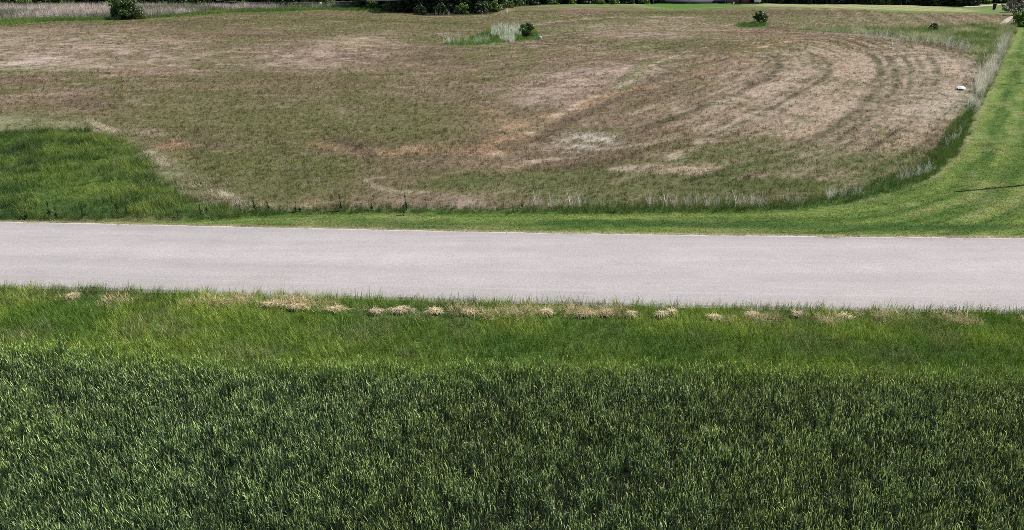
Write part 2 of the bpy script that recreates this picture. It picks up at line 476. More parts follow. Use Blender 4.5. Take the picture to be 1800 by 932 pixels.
def principled(name, color, rough=.7, spec=.3, metal=0., noise=None):
    m = bpy.data.materials.new(name)
    t, n, l = nodes(m)
    b = n['Principled BSDF']
    b.inputs['Base Color'].default_value = (*color, 1)
    b.inputs['Roughness'].default_value = rough
    b.inputs['Specular IOR Level'].default_value = spec
    b.inputs['Metallic'].default_value = metal
    if noise:
        s, amt = noise
        tc = n.new('ShaderNodeTexCoord'); nz = n.new('ShaderNodeTexNoise')
        nz.inputs['Scale'].default_value = s; nz.inputs['Detail'].default_value = 5
        mp = n.new('ShaderNodeMapRange')
        mp.inputs['To Min'].default_value = 1 - amt; mp.inputs['To Max'].default_value = 1 + amt
        mx = n.new('ShaderNodeVectorMath'); mx.operation = 'SCALE'
        mx.inputs[0].default_value = color
        l.new(tc.outputs['Object'], nz.inputs['Vector']); l.new(nz.outputs['Fac'], mp.inputs['Value'])
        l.new(mp.outputs[0], mx.inputs['Scale']); l.new(mx.outputs[0], b.inputs['Base Color'])
    return m


def veg_mat(name, instanced=True, trans=.3, gloss=.06, rough=.45, tr_tint=(1.15, 1.1, .6)):
    """leaf material: blade colour x tint of the plant, some light through the blade"""
    m = bpy.data.materials.new(name)
    t, n, l = nodes(m)
    n.remove(n['Principled BSDF'])
    a = n.new('ShaderNodeAttribute'); a.attribute_name = 'bc'
    src = a.outputs['Color']
    if instanced:
        b = n.new('ShaderNodeAttribute'); b.attribute_type = 'INSTANCER'; b.attribute_name = 'tint'
        mu = n.new('ShaderNodeVectorMath'); mu.operation = 'MULTIPLY'
        l.new(src, mu.inputs[0]); l.new(b.outputs['Color'], mu.inputs[1])
        src = mu.outputs[0]
    d = n.new('ShaderNodeBsdfDiffuse'); tr = n.new('ShaderNodeBsdfTranslucent'); g = n.new('ShaderNodeBsdfGlossy')
    g.inputs['Roughness'].default_value = rough
    g.inputs['Color'].default_value = (.9, .95, .9, 1)
    tc = n.new('ShaderNodeVectorMath'); tc.operation = 'MULTIPLY'; tc.inputs[1].default_value = tr_tint
    l.new(src, tc.inputs[0])
    l.new(src, d.inputs['Color']); l.new(tc.outputs[0], tr.inputs['Color'])
    m1 = n.new('ShaderNodeMixShader'); m1.inputs[0].default_value = trans
    m2 = n.new('ShaderNodeMixShader'); m2.inputs[0].default_value = gloss
    l.new(d.outputs[0], m1.inputs[1]); l.new(tr.outputs[0], m1.inputs[2])
    l.new(m1.outputs[0], m2.inputs[1]); l.new(g.outputs[0], m2.inputs[2])
    l.new(m2.outputs[0], n['Material Output'].inputs['Surface'])
    return m


M_blade = veg_mat('grass_blade', gloss=.018, rough=.55)
M_wheat = veg_mat('wheat_leaf', trans=.3, gloss=.022, rough=.5)
M_leaf = veg_mat('tree_leaf', instanced=False, trans=.25, gloss=.05)
M_deadm = veg_mat('dead_stalk', trans=.2, gloss=.01, tr_tint=(1, 1, 1))
M_straw = veg_mat('straw', instanced=False, trans=.2, gloss=.01, tr_tint=(1, 1, .95))
M_bark = principled('bark', (.09, .07, .055), .9, .1, noise=(6, .4))
M_white = principled('white_paint', (.75, .75, .74), .5, noise=(3, .08))


def blades(base, az, lean, length, width, bend, segs=3, colors=None, taper=1.0, tipcol=None):
    """curved tapering strips; every argument an array over the blades"""
    n = len(az)
    ts = np.linspace(0, 1, segs + 1)
    side = np.stack([-np.sin(az), np.cos(az), np.zeros(n)], 1)
    P = base.copy()
    V = np.zeros((n, segs + 1, 2, 3))
    for i, t in enumerate(ts):
        wv = width * (1 - .92 * t ** 1.6) if taper else width * np.sin(np.pi * min(.5 + t * .5, .98))
        if i == 0: wv = width * .6
        V[:, i, 0] = P - side * wv[:, None] / 2
        V[:, i, 1] = P + side * wv[:, None] / 2
        ang = lean + bend * (t + .5 / segs)
        step = (length / segs)[:, None] * np.stack([np.sin(ang) * np.cos(az), np.sin(ang) * np.sin(az), np.cos(ang)], 1)
        P = P + step
    idx = np.arange(n)[:, None] * (segs + 1) * 2 + np.arange(segs)[None] * 2
    Fq = np.stack([idx, idx + 1, idx + 3, idx + 2], -1).reshape(-1, 4)
    CC = None
    if colors is not None:
        CC = np.repeat(colors[:, None, :], (segs + 1) * 2, 1)
        if tipcol is not None:
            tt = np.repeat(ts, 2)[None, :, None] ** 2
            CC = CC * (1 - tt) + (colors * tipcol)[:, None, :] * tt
        CC = CC.reshape(-1, 3)
    return V.reshape(-1, 3), Fq, CC


def merge(parts):
    V, Fs, Cs, o = [], [], [], 0
    for v, f, c in parts:
        V.append(v); Fs.append(f + o); Cs.append(c); o += len(v)
    return np.vstack(V), np.vstack(Fs), np.vstack(Cs)


def U(a, b, n): return rng.uniform(a, b, n)


def disc(n, r):
    a, q = U(0, 2 * math.pi, n), r * np.sqrt(U(0, 1, n))
    return np.stack([q * np.cos(a), q * np.sin(a), np.zeros(n)], 1)


def pal(cols, n, jit=.2):
    cols = np.array(cols)
    c = cols[rng.integers(0, len(cols), n)]
    return c * U(1 - jit, 1 + jit, n)[:, None]


def variants(name, n, fn, mat):
    cl = bpy.data.collections.new(name + '_kinds')
    for i in range(n):
        v, f, c = fn()
        o = mesh_np('%s_%02d' % (name, i), v, f, mat, colors=c, link=False)
        cl.objects.link(o)
    return cl


def scatter(name, label, x, y, cl, nvar, scale, tint, z=None, tilt=.12, cat='grass', rz=None):
    n = len(x)
    me = bpy.data.meshes.new(name)
    me.vertices.add(n)
    zz = H(x, y) if z is None else z
    me.vertices.foreach_set('co', np.stack([x, y, zz], 1).astype(np.float32).ravel())
    rot = np.stack([rng.normal(0, tilt, n), rng.normal(0, tilt, n), U(0, 2 * math.pi, n) if rz is None else rz], 1)
    a = me.attributes.new('rot', 'FLOAT_VECTOR', 'POINT'); a.data.foreach_set('vector', rot.astype(np.float32).ravel())
    s = np.asarray(scale)
    if s.ndim == 1: s = np.stack([s, s, s], 1)
    a = me.attributes.new('scl', 'FLOAT_VECTOR', 'POINT'); a.data.foreach_set('vector', s.astype(np.float32).ravel())
    a = me.attributes.new('vid', 'INT', 'POINT'); a.data.foreach_set('value', rng.integers(0, nvar, n).astype(np.int32))
    a = me.attributes.new('tint', 'FLOAT_COLOR', 'POINT')
    cc = np.ones((n, 4), np.float32); cc[:, :3] = tint
    a.data.foreach_set('color', cc.ravel())
    me.update()
    o = bpy.data.objects.new(name, me)
    col.objects.link(o)
    g = bpy.data.node_groups.new(name + '_scatter', 'GeometryNodeTree')
    g.interface.new_socket('Geometry', in_out='INPUT', socket_type='NodeSocketGeometry')
    g.interface.new_socket('Geometry', in_out='OUTPUT', socket_type='NodeSocketGeometry')
    N, L = g.nodes, g.links
    gi, go = N.new('NodeGroupInput'), N.new('NodeGroupOutput')
    ip = N.new('GeometryNodeInstanceOnPoints')
    ci = N.new('GeometryNodeCollectionInfo')
    ci.inputs['Collection'].default_value = cl
    ci.inputs['Separate Children'].default_value = True
    ci.inputs['Reset Children'].default_value = True
    ip.inputs['Pick Instance'].default_value = True

    def named(nm, dt):
        q = N.new('GeometryNodeInputNamedAttribute'); q.data_type = dt
        q.inputs['Name'].default_value = nm
        return q.outputs['Attribute']
    L.new(gi.outputs[0], ip.inputs['Points']); L.new(ci.outputs[0], ip.inputs['Instance'])
    L.new(named('vid', 'INT'), ip.inputs['Instance Index'])
    e2r = N.new('FunctionNodeEulerToRotation')
    L.new(named('rot', 'FLOAT_VECTOR'), e2r.inputs[0]); L.new(e2r.outputs[0], ip.inputs['Rotation'])
    L.new(named('scl', 'FLOAT_VECTOR'), ip.inputs['Scale'])
    L.new(ip.outputs[0], go.inputs[0])
    md = o.modifiers.new('scatter', 'NODES'); md.node_group = g
    tag(o, label, cat, kind='stuff')
    return o


# ------------------------------------------------------------------ ground sheet
def axis(core_a, core_b, step, far_a, far_b, grow=1.12):
    a = list(np.arange(core_a, core_b, step))
    s, v = step, core_b
    while v < far_b: a.append(v); s *= grow; v += s
    a.append(far_b)
    s, v = step, core_a
    b = []
    while True:
        s *= grow; v -= s
        if v <= far_a: break
        b.append(v)
    b.append(far_a)
    return np.array(b[::-1] + a)


xs = axis(-45, 60, .28, -700, 700, 1.02)
ya = [12.0]
while ya[-1] < 215: ya.append(ya[-1] + .1 + .0035 * (ya[-1] - 12))
ys = np.array(list(np.linspace(-120, 11, 40)) + ya + list(np.geomspace(ya[-1] + 3, 1400, 30)))
GX, GY = np.meshgrid(xs, ys)
gx, gy = GX.ravel(), GY.ravel()
gc, gveg, gm = ground(gx, gy)
gz = H(gx, gy)
onroad = (gy < gm['fe'] + .05) & (gy > gm['ne'] - .05)
gz = np.where(onroad, gz - .06, gz)
nx, ny = len(xs), len(ys)
I = (np.arange(ny - 1)[:, None] * nx + np.arange(nx - 1)[None]).ravel()
GF = np.stack([I, I + 1, I + nx + 1, I + nx], 1)

mg = bpy.data.materials.new('ground_earth_and_thatch')
t, n, l = nodes(mg)
b = n['Principled BSDF']; b.inputs['Roughness'].default_value = .95; b.inputs['Specular IOR Level'].default_value = .1
at_ = n.new('ShaderNodeAttribute'); at_.attribute_name = 'bc'
geo = n.new('ShaderNodeNewGeometry')


def nz(scale, detail=4, rough=.6, vec=None):
    q = n.new('ShaderNodeTexNoise'); q.inputs['Scale'].default_value = scale
    q.inputs['Detail'].default_value = detail; q.inputs['Roughness'].default_value = rough
    l.new(vec or geo.outputs['Position'], q.inputs['Vector'])
    return q.outputs['Fac']


def mr(src, a, b_, c, d):
    q = n.new('ShaderNodeMapRange'); l.new(src, q.inputs['Value'])
    for k, v in zip(('From Min', 'From Max', 'To Min', 'To Max'), (a, b_, c, d)): q.inputs[k].default_value = v
    return q.outputs[0]


def mul(a, b_):
    q = n.new('ShaderNodeMath'); q.operation = 'MULTIPLY'; l.new(a, q.inputs[0]); l.new(b_, q.inputs[1])
    return q.outputs[0]


f = mul(mr(nz(9, 5, .8), .3, .7, .5, 1.62), mr(nz(1.7, 4), .3, .7, .82, 1.18))
f = mul(f, mr(nz(30, 3, .7), .3, .7, .75, 1.25))
vs = n.new('ShaderNodeVectorMath'); vs.operation = 'SCALE'
l.new(at_.outputs['Color'], vs.inputs[0]); l.new(f, vs.inputs['Scale'])
l.new(vs.outputs[0], b.inputs['Base Color'])
bp = n.new('ShaderNodeBump'); bp.inputs['Strength'].default_value = .8; bp.inputs['Distance'].default_value = .08
l.new(nz(7, 6, .75), bp.inputs['Height']); l.new(bp.outputs[0], b.inputs['Normal'])
g_ = mesh_np('ground', np.stack([gx, gy, gz], 1), GF, mg, colors=gc, smooth_=True)
tag(g_, kind='structure')

# ------------------------------------------------------------------ road
rx = np.concatenate([np.linspace(-250, -60, 30), np.linspace(-59, 59, 900), np.linspace(60, 250, 30)])
vv = np.concatenate([[0, .004], np.linspace(.012, .988, 16), [.996, 1]])
fe, ne = far_edge_y(rx), near_edge_y(rx)
RV, RU = [], []
for j, v in enumerate(vv):
    yy = ne + (fe - ne) * v
    if j == 0: yy = yy - .06
    if j == len(vv) - 1: yy = yy + .06
    wob = .16 * (fbm(rx, rx * 0 + round(v) * 9, .45, 5, 4) - .5) if j in (0, 1, len(vv) - 1, len(vv) - 2) else 0
    zz = H(rx, yy) * 0 + .02 + .07 * (1 - (2 * v - 1) ** 2)
    if j in (0, len(vv) - 1): zz = zz - .12
    RV.append(np.stack([rx, yy + wob, zz], 1)); RU.append(np.stack([rx / 5, rx * 0 + v], 1))
nr = len(rx)
RI = (np.arange(len(vv) - 1)[:, None] * nr + np.arange(nr - 1)[None]).ravel()
RF = np.stack([RI, RI + 1, RI + nr + 1, RI + nr], 1)
mroad = bpy.data.materials.new('bleached_chip_seal')
t, n, l = nodes(mroad)
b = n['Principled BSDF']; b.inputs['Roughness'].default_value = .85; b.inputs['Specular IOR Level'].default_value = .25
geo = n.new('ShaderNodeNewGeometry')
uva = n.new('ShaderNodeAttribute'); uva.attribute_name = 'bc'
sep = n.new('ShaderNodeSeparateXYZ'); l.new(uva.outputs['Vector'], sep.inputs[0])
stx = n.new('ShaderNodeMapping'); stx.inputs['Scale'].default_value = (.12, 1.3, 1); l.new(geo.outputs['Position'], stx.inputs['Vector'])
stx2 = n.new('ShaderNodeMapping'); stx2.inputs['Scale'].default_value = (.5, 4, 1); l.new(geo.outputs['Position'], stx2.inputs['Vector'])
f = mul(mr(nz(1.2, 4, .6, stx.outputs[0]), .3, .7, .93, 1.06), mr(nz(1.5, 4, .6, stx2.outputs[0]), .3, .7, .96, 1.04))
f = mul(f, mr(nz(38, 4, .9), .3, .7, .62, 1.38))
f = mul(f, mr(nz(14, 3, .7), .3, .7, .94, 1.06))
f = mul(f, mr(nz(.5, 5, .7), .3, .7, .93, 1.06))
# across the road: darker tyre-free edge at the far side, pale dusty margin, faint wheel bands
cr = n.new('ShaderNodeValToRGB'); l.new(sep.outputs[2], cr.inputs[0])
E = cr.color_ramp.elements
E[0].position = 0; E[0].color = (.92, .92, .92, 1)
E[1].position = 1; E[1].color = (1.35, 1.33, 1.3, 1)
for p_, v_ in ((.05, .95), (.125, .96), (.135, 1.07), (.145, .98), (.25, 1.0), (.33, .95), (.42, 1.03), (.55, 1.04), (.68, .98), (.8, 1.01), (.9, .93), (.965, .86), (.982, .9), (.99, 1.3)):
    e = E.new(p_); e.color = (v_, v_, v_, 1)
vs = n.new('ShaderNodeVectorMath'); vs.operation = 'SCALE'; vs.inputs[0].default_value = (.375, .346, .338); l.new(f, vs.inputs['Scale'])
vm = n.new('ShaderNodeVectorMath'); vm.operation = 'MULTIPLY'; l.new(vs.outputs[0], vm.inputs[0]); l.new(cr.outputs[0], vm.inputs[1])
l.new(vm.outputs[0], b.inputs['Base Color'])
bp = n.new('ShaderNodeBump'); bp.inputs['Strength'].default_value = .35; bp.inputs['Distance'].default_value = .01
l.new(nz(90, 3, .7), bp.inputs['Height']); l.new(bp.outputs[0], b.inputs['Normal'])
RUc = np.concatenate([np.vstack(RU), np.vstack(RU)[:, 1:]], 1)
road = mesh_np('road', np.vstack(RV), RF, mroad, colors=RUc, smooth_=True)
tag(road, kind='structure')


# gravel drive and dirt track, far right
def ribbon(name, P, wdt, mat, dz=.03):
    P = np.array(P)
    T = np.gradient(P, axis=0); T /= np.linalg.norm(T, axis=1)[:, None]
    Nn = np.stack([-T[:, 1], T[:, 0]], 1)
    rows = []
    for k in np.linspace(-1, 1, 5):
        q = P + Nn * (wdt / 2 * k + .25 * (fbm(P[:, 0], P[:, 1], 3, 3) - .5)[:, None] * np.sign(k))
        rows.append(np.stack([q[:, 0], q[:, 1], H(q[:, 0], q[:, 1]) + (dz + .02 if abs(k) < .9 else -.03)], 1))
    V = np.vstack(rows); m = len(P)
    I = (np.arange(4)[:, None] * m + np.arange(m - 1)[None]).ravel()
    return mesh_np(name, V, np.stack([I, I + 1, I + m + 1, I + m], 1), mat, smooth_=True)


M_gravel = principled('pale_gravel', (.42, .38, .33), .9, .1, noise=(3, .25))
tag(ribbon('gravel_drive', DRIVE, 3.0, M_gravel, .06), kind='structure')
tag(ribbon('dirt_track', TRACK, 1.0, M_gravel, .05), kind='structure')


# ------------------------------------------------------------------ plant clump variants
def wheat():
    parts = []
    nt_ = 16
    base = disc(nt_, .17)
    h = U(.40, .62, nt_)
    az, ln = U(0, 2 * math.pi, nt_), U(.0, .12, nt_)
    cst = pal([(.06, .09, .04), (.05, .075, .04)], nt_)
    parts.append(blades(base, az, ln, h, U(.005, .007, nt_), U(0, .08, nt_), 2, cst))
    for k in range(5):
        fr = (.3, .5, .68, .84, .97)[k]
        q = base + (h * fr)[:, None] * np.stack([np.sin(ln) * np.cos(az), np.sin(ln) * np.sin(az), np.cos(ln)], 1)
        top = k >= 3
        L_ = U(.055, .12, nt_) if top else U(.09, .15, nt_)
        a2 = U(0, 2 * math.pi, nt_)
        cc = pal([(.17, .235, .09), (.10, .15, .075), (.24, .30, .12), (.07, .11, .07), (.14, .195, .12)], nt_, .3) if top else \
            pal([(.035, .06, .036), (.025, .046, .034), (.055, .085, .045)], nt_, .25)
        if k == 4:
            mk = rng.random(nt_) < .26
            cc[mk] = C(.42, .46, .23) * U(.8, 1.2, mk.sum())[:, None]
        bend = U(.05, .5, nt_) + (rng.random(nt_) < .15) * U(.5, 1.4, nt_)
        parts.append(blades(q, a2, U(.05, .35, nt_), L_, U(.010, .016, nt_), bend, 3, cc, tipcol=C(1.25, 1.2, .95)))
    return merge(parts)


def grass(nb, rad, h0, h1, w0, w1, cols, lean=.35, bend=1.0, dead=0., deadc=((.34, .29, .19),)):
    def f_():
        n_ = nb
        base = disc(n_, rad)
        az = np.arctan2(base[:, 1], base[:, 0]) + rng.normal(0, 1.1, n_)
        cc = pal(cols, n_, .25)
        m = rng.random(n_) < dead
        cc[m] = pal(deadc, m.sum(), .2)
        return blades(base, az, np.abs(rng.normal(0, lean, n_)), U(h0, h1, n_), U(w0, w1, n_), U(.1, bend, n_), 3, cc, tipcol=C(1.2, 1.15, .95))
    return f_


W = [(1, 1, 1)]
Gset = [(.85, 1.05, .8), (1.2, 1.1, 1.0), (.8, .85, .95), (1.35, 1.2, 1.1)]
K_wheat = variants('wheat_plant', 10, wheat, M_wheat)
K_verge = variants('verge_tuft', 8, grass(40, .14, .12, .38, .006, .011, [(.6, .75, .6), (.85, 1.05, .8), (1.3, 1.2, 1.1), (.8, .85, .95), (1.6, 1.4, 1.3)], .35, 1.1, .07, ((2.6, 2.0, 3.2), (1.8, 1.5, 2.2))), M_blade)
K_lawn = variants('lawn_tuft', 5, grass(46, .24, .03, .075, .006, .012, Gset, .6, 1.2, .05, ((1.8, 1.2, 1.8),)), M_blade)
K_weed = variants('weed_tuft', 8, grass(26, .12, .06, .2, .006, .013, [(1, 1, 1), (.7, .72, .7), (1.35, 1.3, 1.25), (.85, 1.1, .8)], .55, .9), M_blade)
K_tall = variants('tall_tuft', 6, grass(44, .16, .25, .55, .006, .012, Gset, .28, .9, .05, ((2.2, 1.7, 3.0),)), M_blade)
K_dead = variants('dead_tuft', 8, grass(15, .09, .22, .75, .006, .012, [(1, 1, 1), (1.2, 1.2, 1.2), (.7, .68, .66)], .26, .3), M_deadm)
K_pale = variants('pale_tuft', 6, grass(34, .4, .5, 1.1, .02, .04, [(1, 1, 1), (1.2, 1.18, 1.2), (.6, .6, .6), (.85, .9, .75)], .25, .5), M_deadm)
K_mat = variants('thatch', 6, grass(46, .22, .1, .3, .006, .011, [(1, 1, 1), (1.15, 1.1, 1.05), (.75, .7, .65), (.9, .8, .7)], 1.25, .6), M_deadm)


def jitter_grid(x0, x1, y0, y1, dens):
    s = 1 / math.sqrt(dens)
    X, Y = np.meshgrid(np.arange(x0, x1, s), np.arange(y0, y1, s))
    X = X.ravel() + U(-.5, .5, X.size) * s
    Y = Y.ravel() + U(-.5, .5, Y.size) * s
    return X, Y


def infov(X, Y, m=3.0):
    return np.abs(X) < (.70 * (Y * CP + CAM_H * SP) + m + .04 * Y)


# wheat
X, Y = jitter_grid(-19, 19, 4.5, 17, 42)
k = infov(X, Y, 2.5)
X, Y = X[k], Y[k]
gc_, vg, mm = ground(X, Y)
k = vg == 10
X, Y = X[k], Y[k]; mmw = mm['wh'][k]
nn = fbm(X, Y, 2.2, 201, 3); n2_ = fbm(X * .7, Y * 1.5, .4, 203, 3)
row = .5 + .5 * np.cos((Y - mm['wh'][k]) * 2 * math.pi / .42)
k = rng.random(len(X)) < .35 + .8 * n2_ * .5 + .15 + .3 * row
X, Y, nn, n2_, mmw = X[k], Y[k], nn[k], n2_[k], mmw[k]
edge = sstep(1.1, 0, mmw - Y + .8 * (fbm(X, Y, 1.5, 209, 2) - .5))
tint = mix(C(.97, .98, 1.02), C(1.05, 1.03, .98), sstep(.3, .7, nn)) * (.85 + .35 * sstep(.3, .7, n2_))[:, None]
tint = mix(tint, C(1.4, 1.45, .85), edge * .6)
tint = tint * mix(C(1.22, 1.33, 1.16), C(1.1, 1.14, 1.04), sstep(-10, 8, X)) * (.9 + .25 * fbm(X, Y, 5, 207, 2))[:, None]
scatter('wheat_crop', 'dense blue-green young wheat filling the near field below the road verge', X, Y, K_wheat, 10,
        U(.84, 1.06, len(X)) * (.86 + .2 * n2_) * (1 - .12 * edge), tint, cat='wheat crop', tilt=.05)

ST = [(.74, .64, .42), (.84, .75, .52), (.5, .41, .25), (.72, .59, .39)]
ST2 = [(.66, .54, .38), (.5, .41, .28), (.76, .65, .46)]
CLUMPS = [
    (960, 556, 26, 18, 'round domed ball of straw-coloured dry grass, brightest on the near verge', ST),
    (480, 540, 44, 8, 'flat pale dry grass smear at the left end of the row', ST), (525, 545, 40, 7, 'low pale dry grass heap second from the left of the row', ST),
    (592, 549, 34, 7, 'small dry grass heap left of the wide pinkish one', ST), (662, 553, 20, 8, 'small dry grass heap just left of the wide pinkish one', ST2),
    (705, 551, 40, 11, 'wide pinkish dry grass heap left of the middle', ST2), (765, 552, 30, 8, 'loose dry grass heap right of the wide pinkish one', ST),
    (825, 554, 18, 8, 'small dry grass tuft halfway between the wide heap and the round ball', ST), (1030, 557, 44, 7, 'long flat dry grass heap right of the round ball', ST),
    (1066, 556, 24, 9, 'greyish dry grass heap beside the long flat one', ST2), (1110, 558, 16, 10, 'narrow upright dry grass tuft right of the greyish heap', ST),
    (1163, 558, 24, 7, 'low pinkish dry grass heap left of the small domed one', ST2), (1180, 554, 12, 12, 'small domed dry grass ball in the right half of the row', ST),
    (1255, 563, 34, 7, 'pale dry grass heap at the foot of dark green blades', ST), (1320, 559, 26, 9, 'brownish dry grass heap near the right end of the row', ST2),
    (1400, 557, 24, 8, 'faint greyish dry grass heap right of the brownish one', ST2), (1485, 562, 24, 6, 'light green-white dry grass wisp towards the right', ST),
    (130, 525, 16, 4, 'tiny pale dry grass scrap alone at the far left verge', ST)]

# near verge
X, Y = jitter_grid(-25, 25, 12, 19.5, 30)
k = infov(X, Y)
X, Y = X[k], Y[k]
gc_, vg, mm = ground(X, Y)
thatch_line = mm['ne'] - .78 + .12 * np.sin(X * .8)
td = np.abs(Y - thatch_line)
tm = sstep(.38, .06, td) * sstep(.46, .6, fbm(X, Y, 1.1, 301, 3)) * sstep(-13, -9, X) * sstep(17, 10, X)
k = (vg == 8) & (Y < mm['ne'] - .07) & (rng.random(len(X)) > tm * .7)
ned, whd, tm = (mm['ne'] - Y)[k], (Y - mm['wh'])[k], tm[k]
X, Y = X[k], Y[k]
n1, n2_ = fbm(X, Y, 1.8, 211, 3), fbm(X, Y, .6, 213, 3)
tint = mix(C(.09, .17, .025), C(.21, .28, .055), sstep(.3, .7, n1)) * (.6 + .9 * n2_)[:, None]
tint = mix(tint, C(.20, .20, .09), .75 * sstep(.5, .15, np.abs(ned - .75)) * sstep(.45, .7, fbm(X, Y, .8, 215, 3)))
tint = mix(tint, C(.05, .12, .022), .6 * sstep(.9, .4, np.abs(whd - 1.3)) * sstep(-8, 0, X))
tint = mix(tint, C(.16, .17, .10), .5 * sstep(.55, .7, fbm(X, Y, 1.1, 216, 3)))
hide = np.zeros(len(X))
for a, b_, w_, h_, lb, p_ in CLUMPS:
    cx_, cy_ = at(a, b_)
    rr_ = w_ / 2 / F * (cy_ * CP + CAM_H * SP)
    hide = np.maximum(hide, sstep(1.25, .7, np.hypot((X - cx_) / rr_, (Y - cy_ + .1) / (rr_ * .6 + .15))))
k = rng.random(len(X)) > hide * .6
X, Y, tint, n2_, ned, tm = X[k], Y[k], tint[k], n2_[k], ned[k], tm[k]
scatter('verge_grass', 'bright green unmown grass between the road and the wheat', X, Y, K_verge, 8,
        U(.75, 1.15, len(X)) * (.7 + .5 * n2_) * (1 - .35 * sstep(.15, .0, ned)) * (1 - .45 * tm), tint)

# dry thatch row lying in the near verge
X, Y = jitter_grid(-14, 17, 14, 18, 60)
gc_, vg, mm = ground(X, Y)
td = np.abs(Y - (mm['ne'] - .78 + .12 * np.sin(X * .8)))
tm = sstep(.34, .05, td) * sstep(.48, .62, fbm(X, Y, 1.1, 301, 3) + .06) * sstep(-12, -9, X) * sstep(17, 11, X)
k = rng.random(len(X)) < tm * .8
X, Y = X[k], Y[k]
scatter('dry_thatch', 'broken row of pale dry grass clippings lying in the near verge', X, Y, K_mat, 6, U(.6, 1.0, len(X)),
        mix(C(.66, .57, .36), C(.52, .45, .30), U(0, 1, len(X))), z=H(X, Y) + .1, cat='dry grass')

# lawn: mown strip
X1, Y1 = jitter_grid(-28, 48, 20, 36, 14)
X2, Y2 = jitter_grid(14, 80, 36, 70, 5)
X, Y = np.concatenate([X1, X2]), np.concatenate([Y1, Y2])
k = infov(X, Y)
X, Y = X[k], Y[k]
gc_, vg, mm = ground(X, Y)
k = (vg == 4) & (Y > mm['fe'] + .06)
X, Y, gl = X[k], Y[k], gc_[k]
scatter('mown_grass', 'short striped mown grass along the far side of the road and up the right edge', X, Y, K_lawn, 5,
        np.stack([U(.8, 1.2, len(X)) * (1 + .008 * Y)] * 2 + [U(.7, 1.2, len(X))], 1), gl * U(.85, 1.4, len(X))[:, None])

# field weeds and stubble
parts = []
for (x0, x1, y0, y1, dn) in ((-32, 34, 23, 40, 16), (-48, 50, 40, 60, 9), (-70, 72, 60, 90, 5), (-105, 105, 90, 150, 2.6)):
    X, Y = jitter_grid(x0, x1, y0, y1, dn)
    k = infov(X, Y)
    parts.append((X[k], Y[k]))
X = np.concatenate([p[0] for p in parts]); Y = np.concatenate([p[1] for p in parts])
gc_, vg, mm = ground(X, Y)
fcol, fX, fY, fv, fst = gc_, X, Y, vg, mm['straw']
k = (fv == 1) & (rng.random(len(fX)) > .35 * fst)
X, Y, g0, st = fX[k], fY[k], fcol[k], fst[k]
n2_ = fbm(X, Y, .8, 221, 3)
far_ = sstep(35, 90, Y)
lum = g0 * (1 + (U(.4, 1.95, len(X)) - 1) * (1 - .35 * far_))[:, None] * (1 + .12 * far_)[:, None]
rr = rng.random(len(X)) + 0.0 * far_
rr = np.where(rng.random(len(X)) < .6 * far_, .5, rr)
lum = np.where((rr < .26)[:, None], mix(lum, C(.085, .125, .035), .75 * np.ones(len(X))), lum)
lum = np.where((rr > .86)[:, None], mix(lum, C(.36, .31, .22), .6 * np.ones(len(X))), lum)
lum = np.where(((rr > .22) & (rr < .34))[:, None], lum * .5, lum)
sz = (.6 + .7 * n2_) * U(.6, 1.2, len(X)) * (1 + .006 * (Y - 24)) * (1 - .35 * st)
scatter('field_weeds', 'sparse brown and olive weeds and stubble over the large fallow field', X, Y, K_weed, 8,
        np.stack([sz, sz, sz * (.95 + .2 * n2_) / (1 + .004 * (Y - 24))], 1), lum, cat='weeds')

# lush green weeds at the left
X, Y = jitter_grid(-45, -8, 22, 45, 18)
k = infov(X, Y)
X, Y = X[k], Y[k]
gc_, vg, mm = ground(X, Y)
k = vg == 2
X, Y, g0 = X[k], Y[k], gc_[k]
n2_ = fbm(X, Y, .55, 231, 3)
scatter('green_weeds', 'lush dark and bright green patch of weeds and grass left of the fallow field', X, Y, K_verge, 8,
        (.5 + .8 * sstep(.25, .8, n2_)) * U(.8, 1.2, len(X)), mix(g0, C(.19, .25, .055), .7 * sstep(.45, .7, fbm(X, Y, 1.6, 233, 2))) * U(.8, 1.4, len(X))[:, None], cat='weeds')

# unmown rim between mown strip and field
X, Y = jitter_grid(-24, 50, 22, 70, 16)
gc_, vg, mm = ground(X, Y)
front = (mm['dmow'] < .75 + .2 * (X > 5)) & (vg != 4) & (vg != 0) & (vg != 8) & (vg != 2) & (X < 25) & (X > -12)
lowl = (mm['dmow'] < .5) & (vg == 2)
k = (front | lowl | (vg == 3)) & infov(X, Y)
X, Y, v3 = X[k], Y[k], vg[k]
n2_ = fbm(X, Y, 1.2, 241, 3)
tint = mix(C(.045, .085, .02), C(.085, .13, .04), sstep(.3, .7, n2_)) * U(.8, 1.25, len(X))[:, None]
tint = tint * 1.15
scatter('rim_grass', 'taller unmown green grass along the edge of the fallow field', X, Y, K_tall, 6,
        (.45 + .55 * n2_) * U(.8, 1.15, len(X)) * np.where(X < 2, .85, 1.0), tint)
# far hedge grass (right)
X, Y = jitter_grid(18, 110, 50, 125, 2.6)
gc_, vg, mm = ground(X, Y)
k = (vg == 3) & infov(X, Y)
X, Y = X[k], Y[k]
n2_ = fbm(X, Y, 4, 243, 3)
n3_ = fbm(X, Y, 1.5, 244, 3)
tint = mix(mix(C(.08, .15, .035), C(.14, .2, .06), n3_), C(.4, .4, .33), sstep(.38, .66, n2_ * .5 + n3_ * .5)) * U(.8, 1.25, len(X))[:, None]
scatter('hedge_grass', 'mixed green and grey tall grass filling the corner of the field', X, Y, K_tall, 6,
        np.stack([U(1.3, 2.0, len(X))] * 2 + [U(.7, 1.7, len(X))], 1), tint)

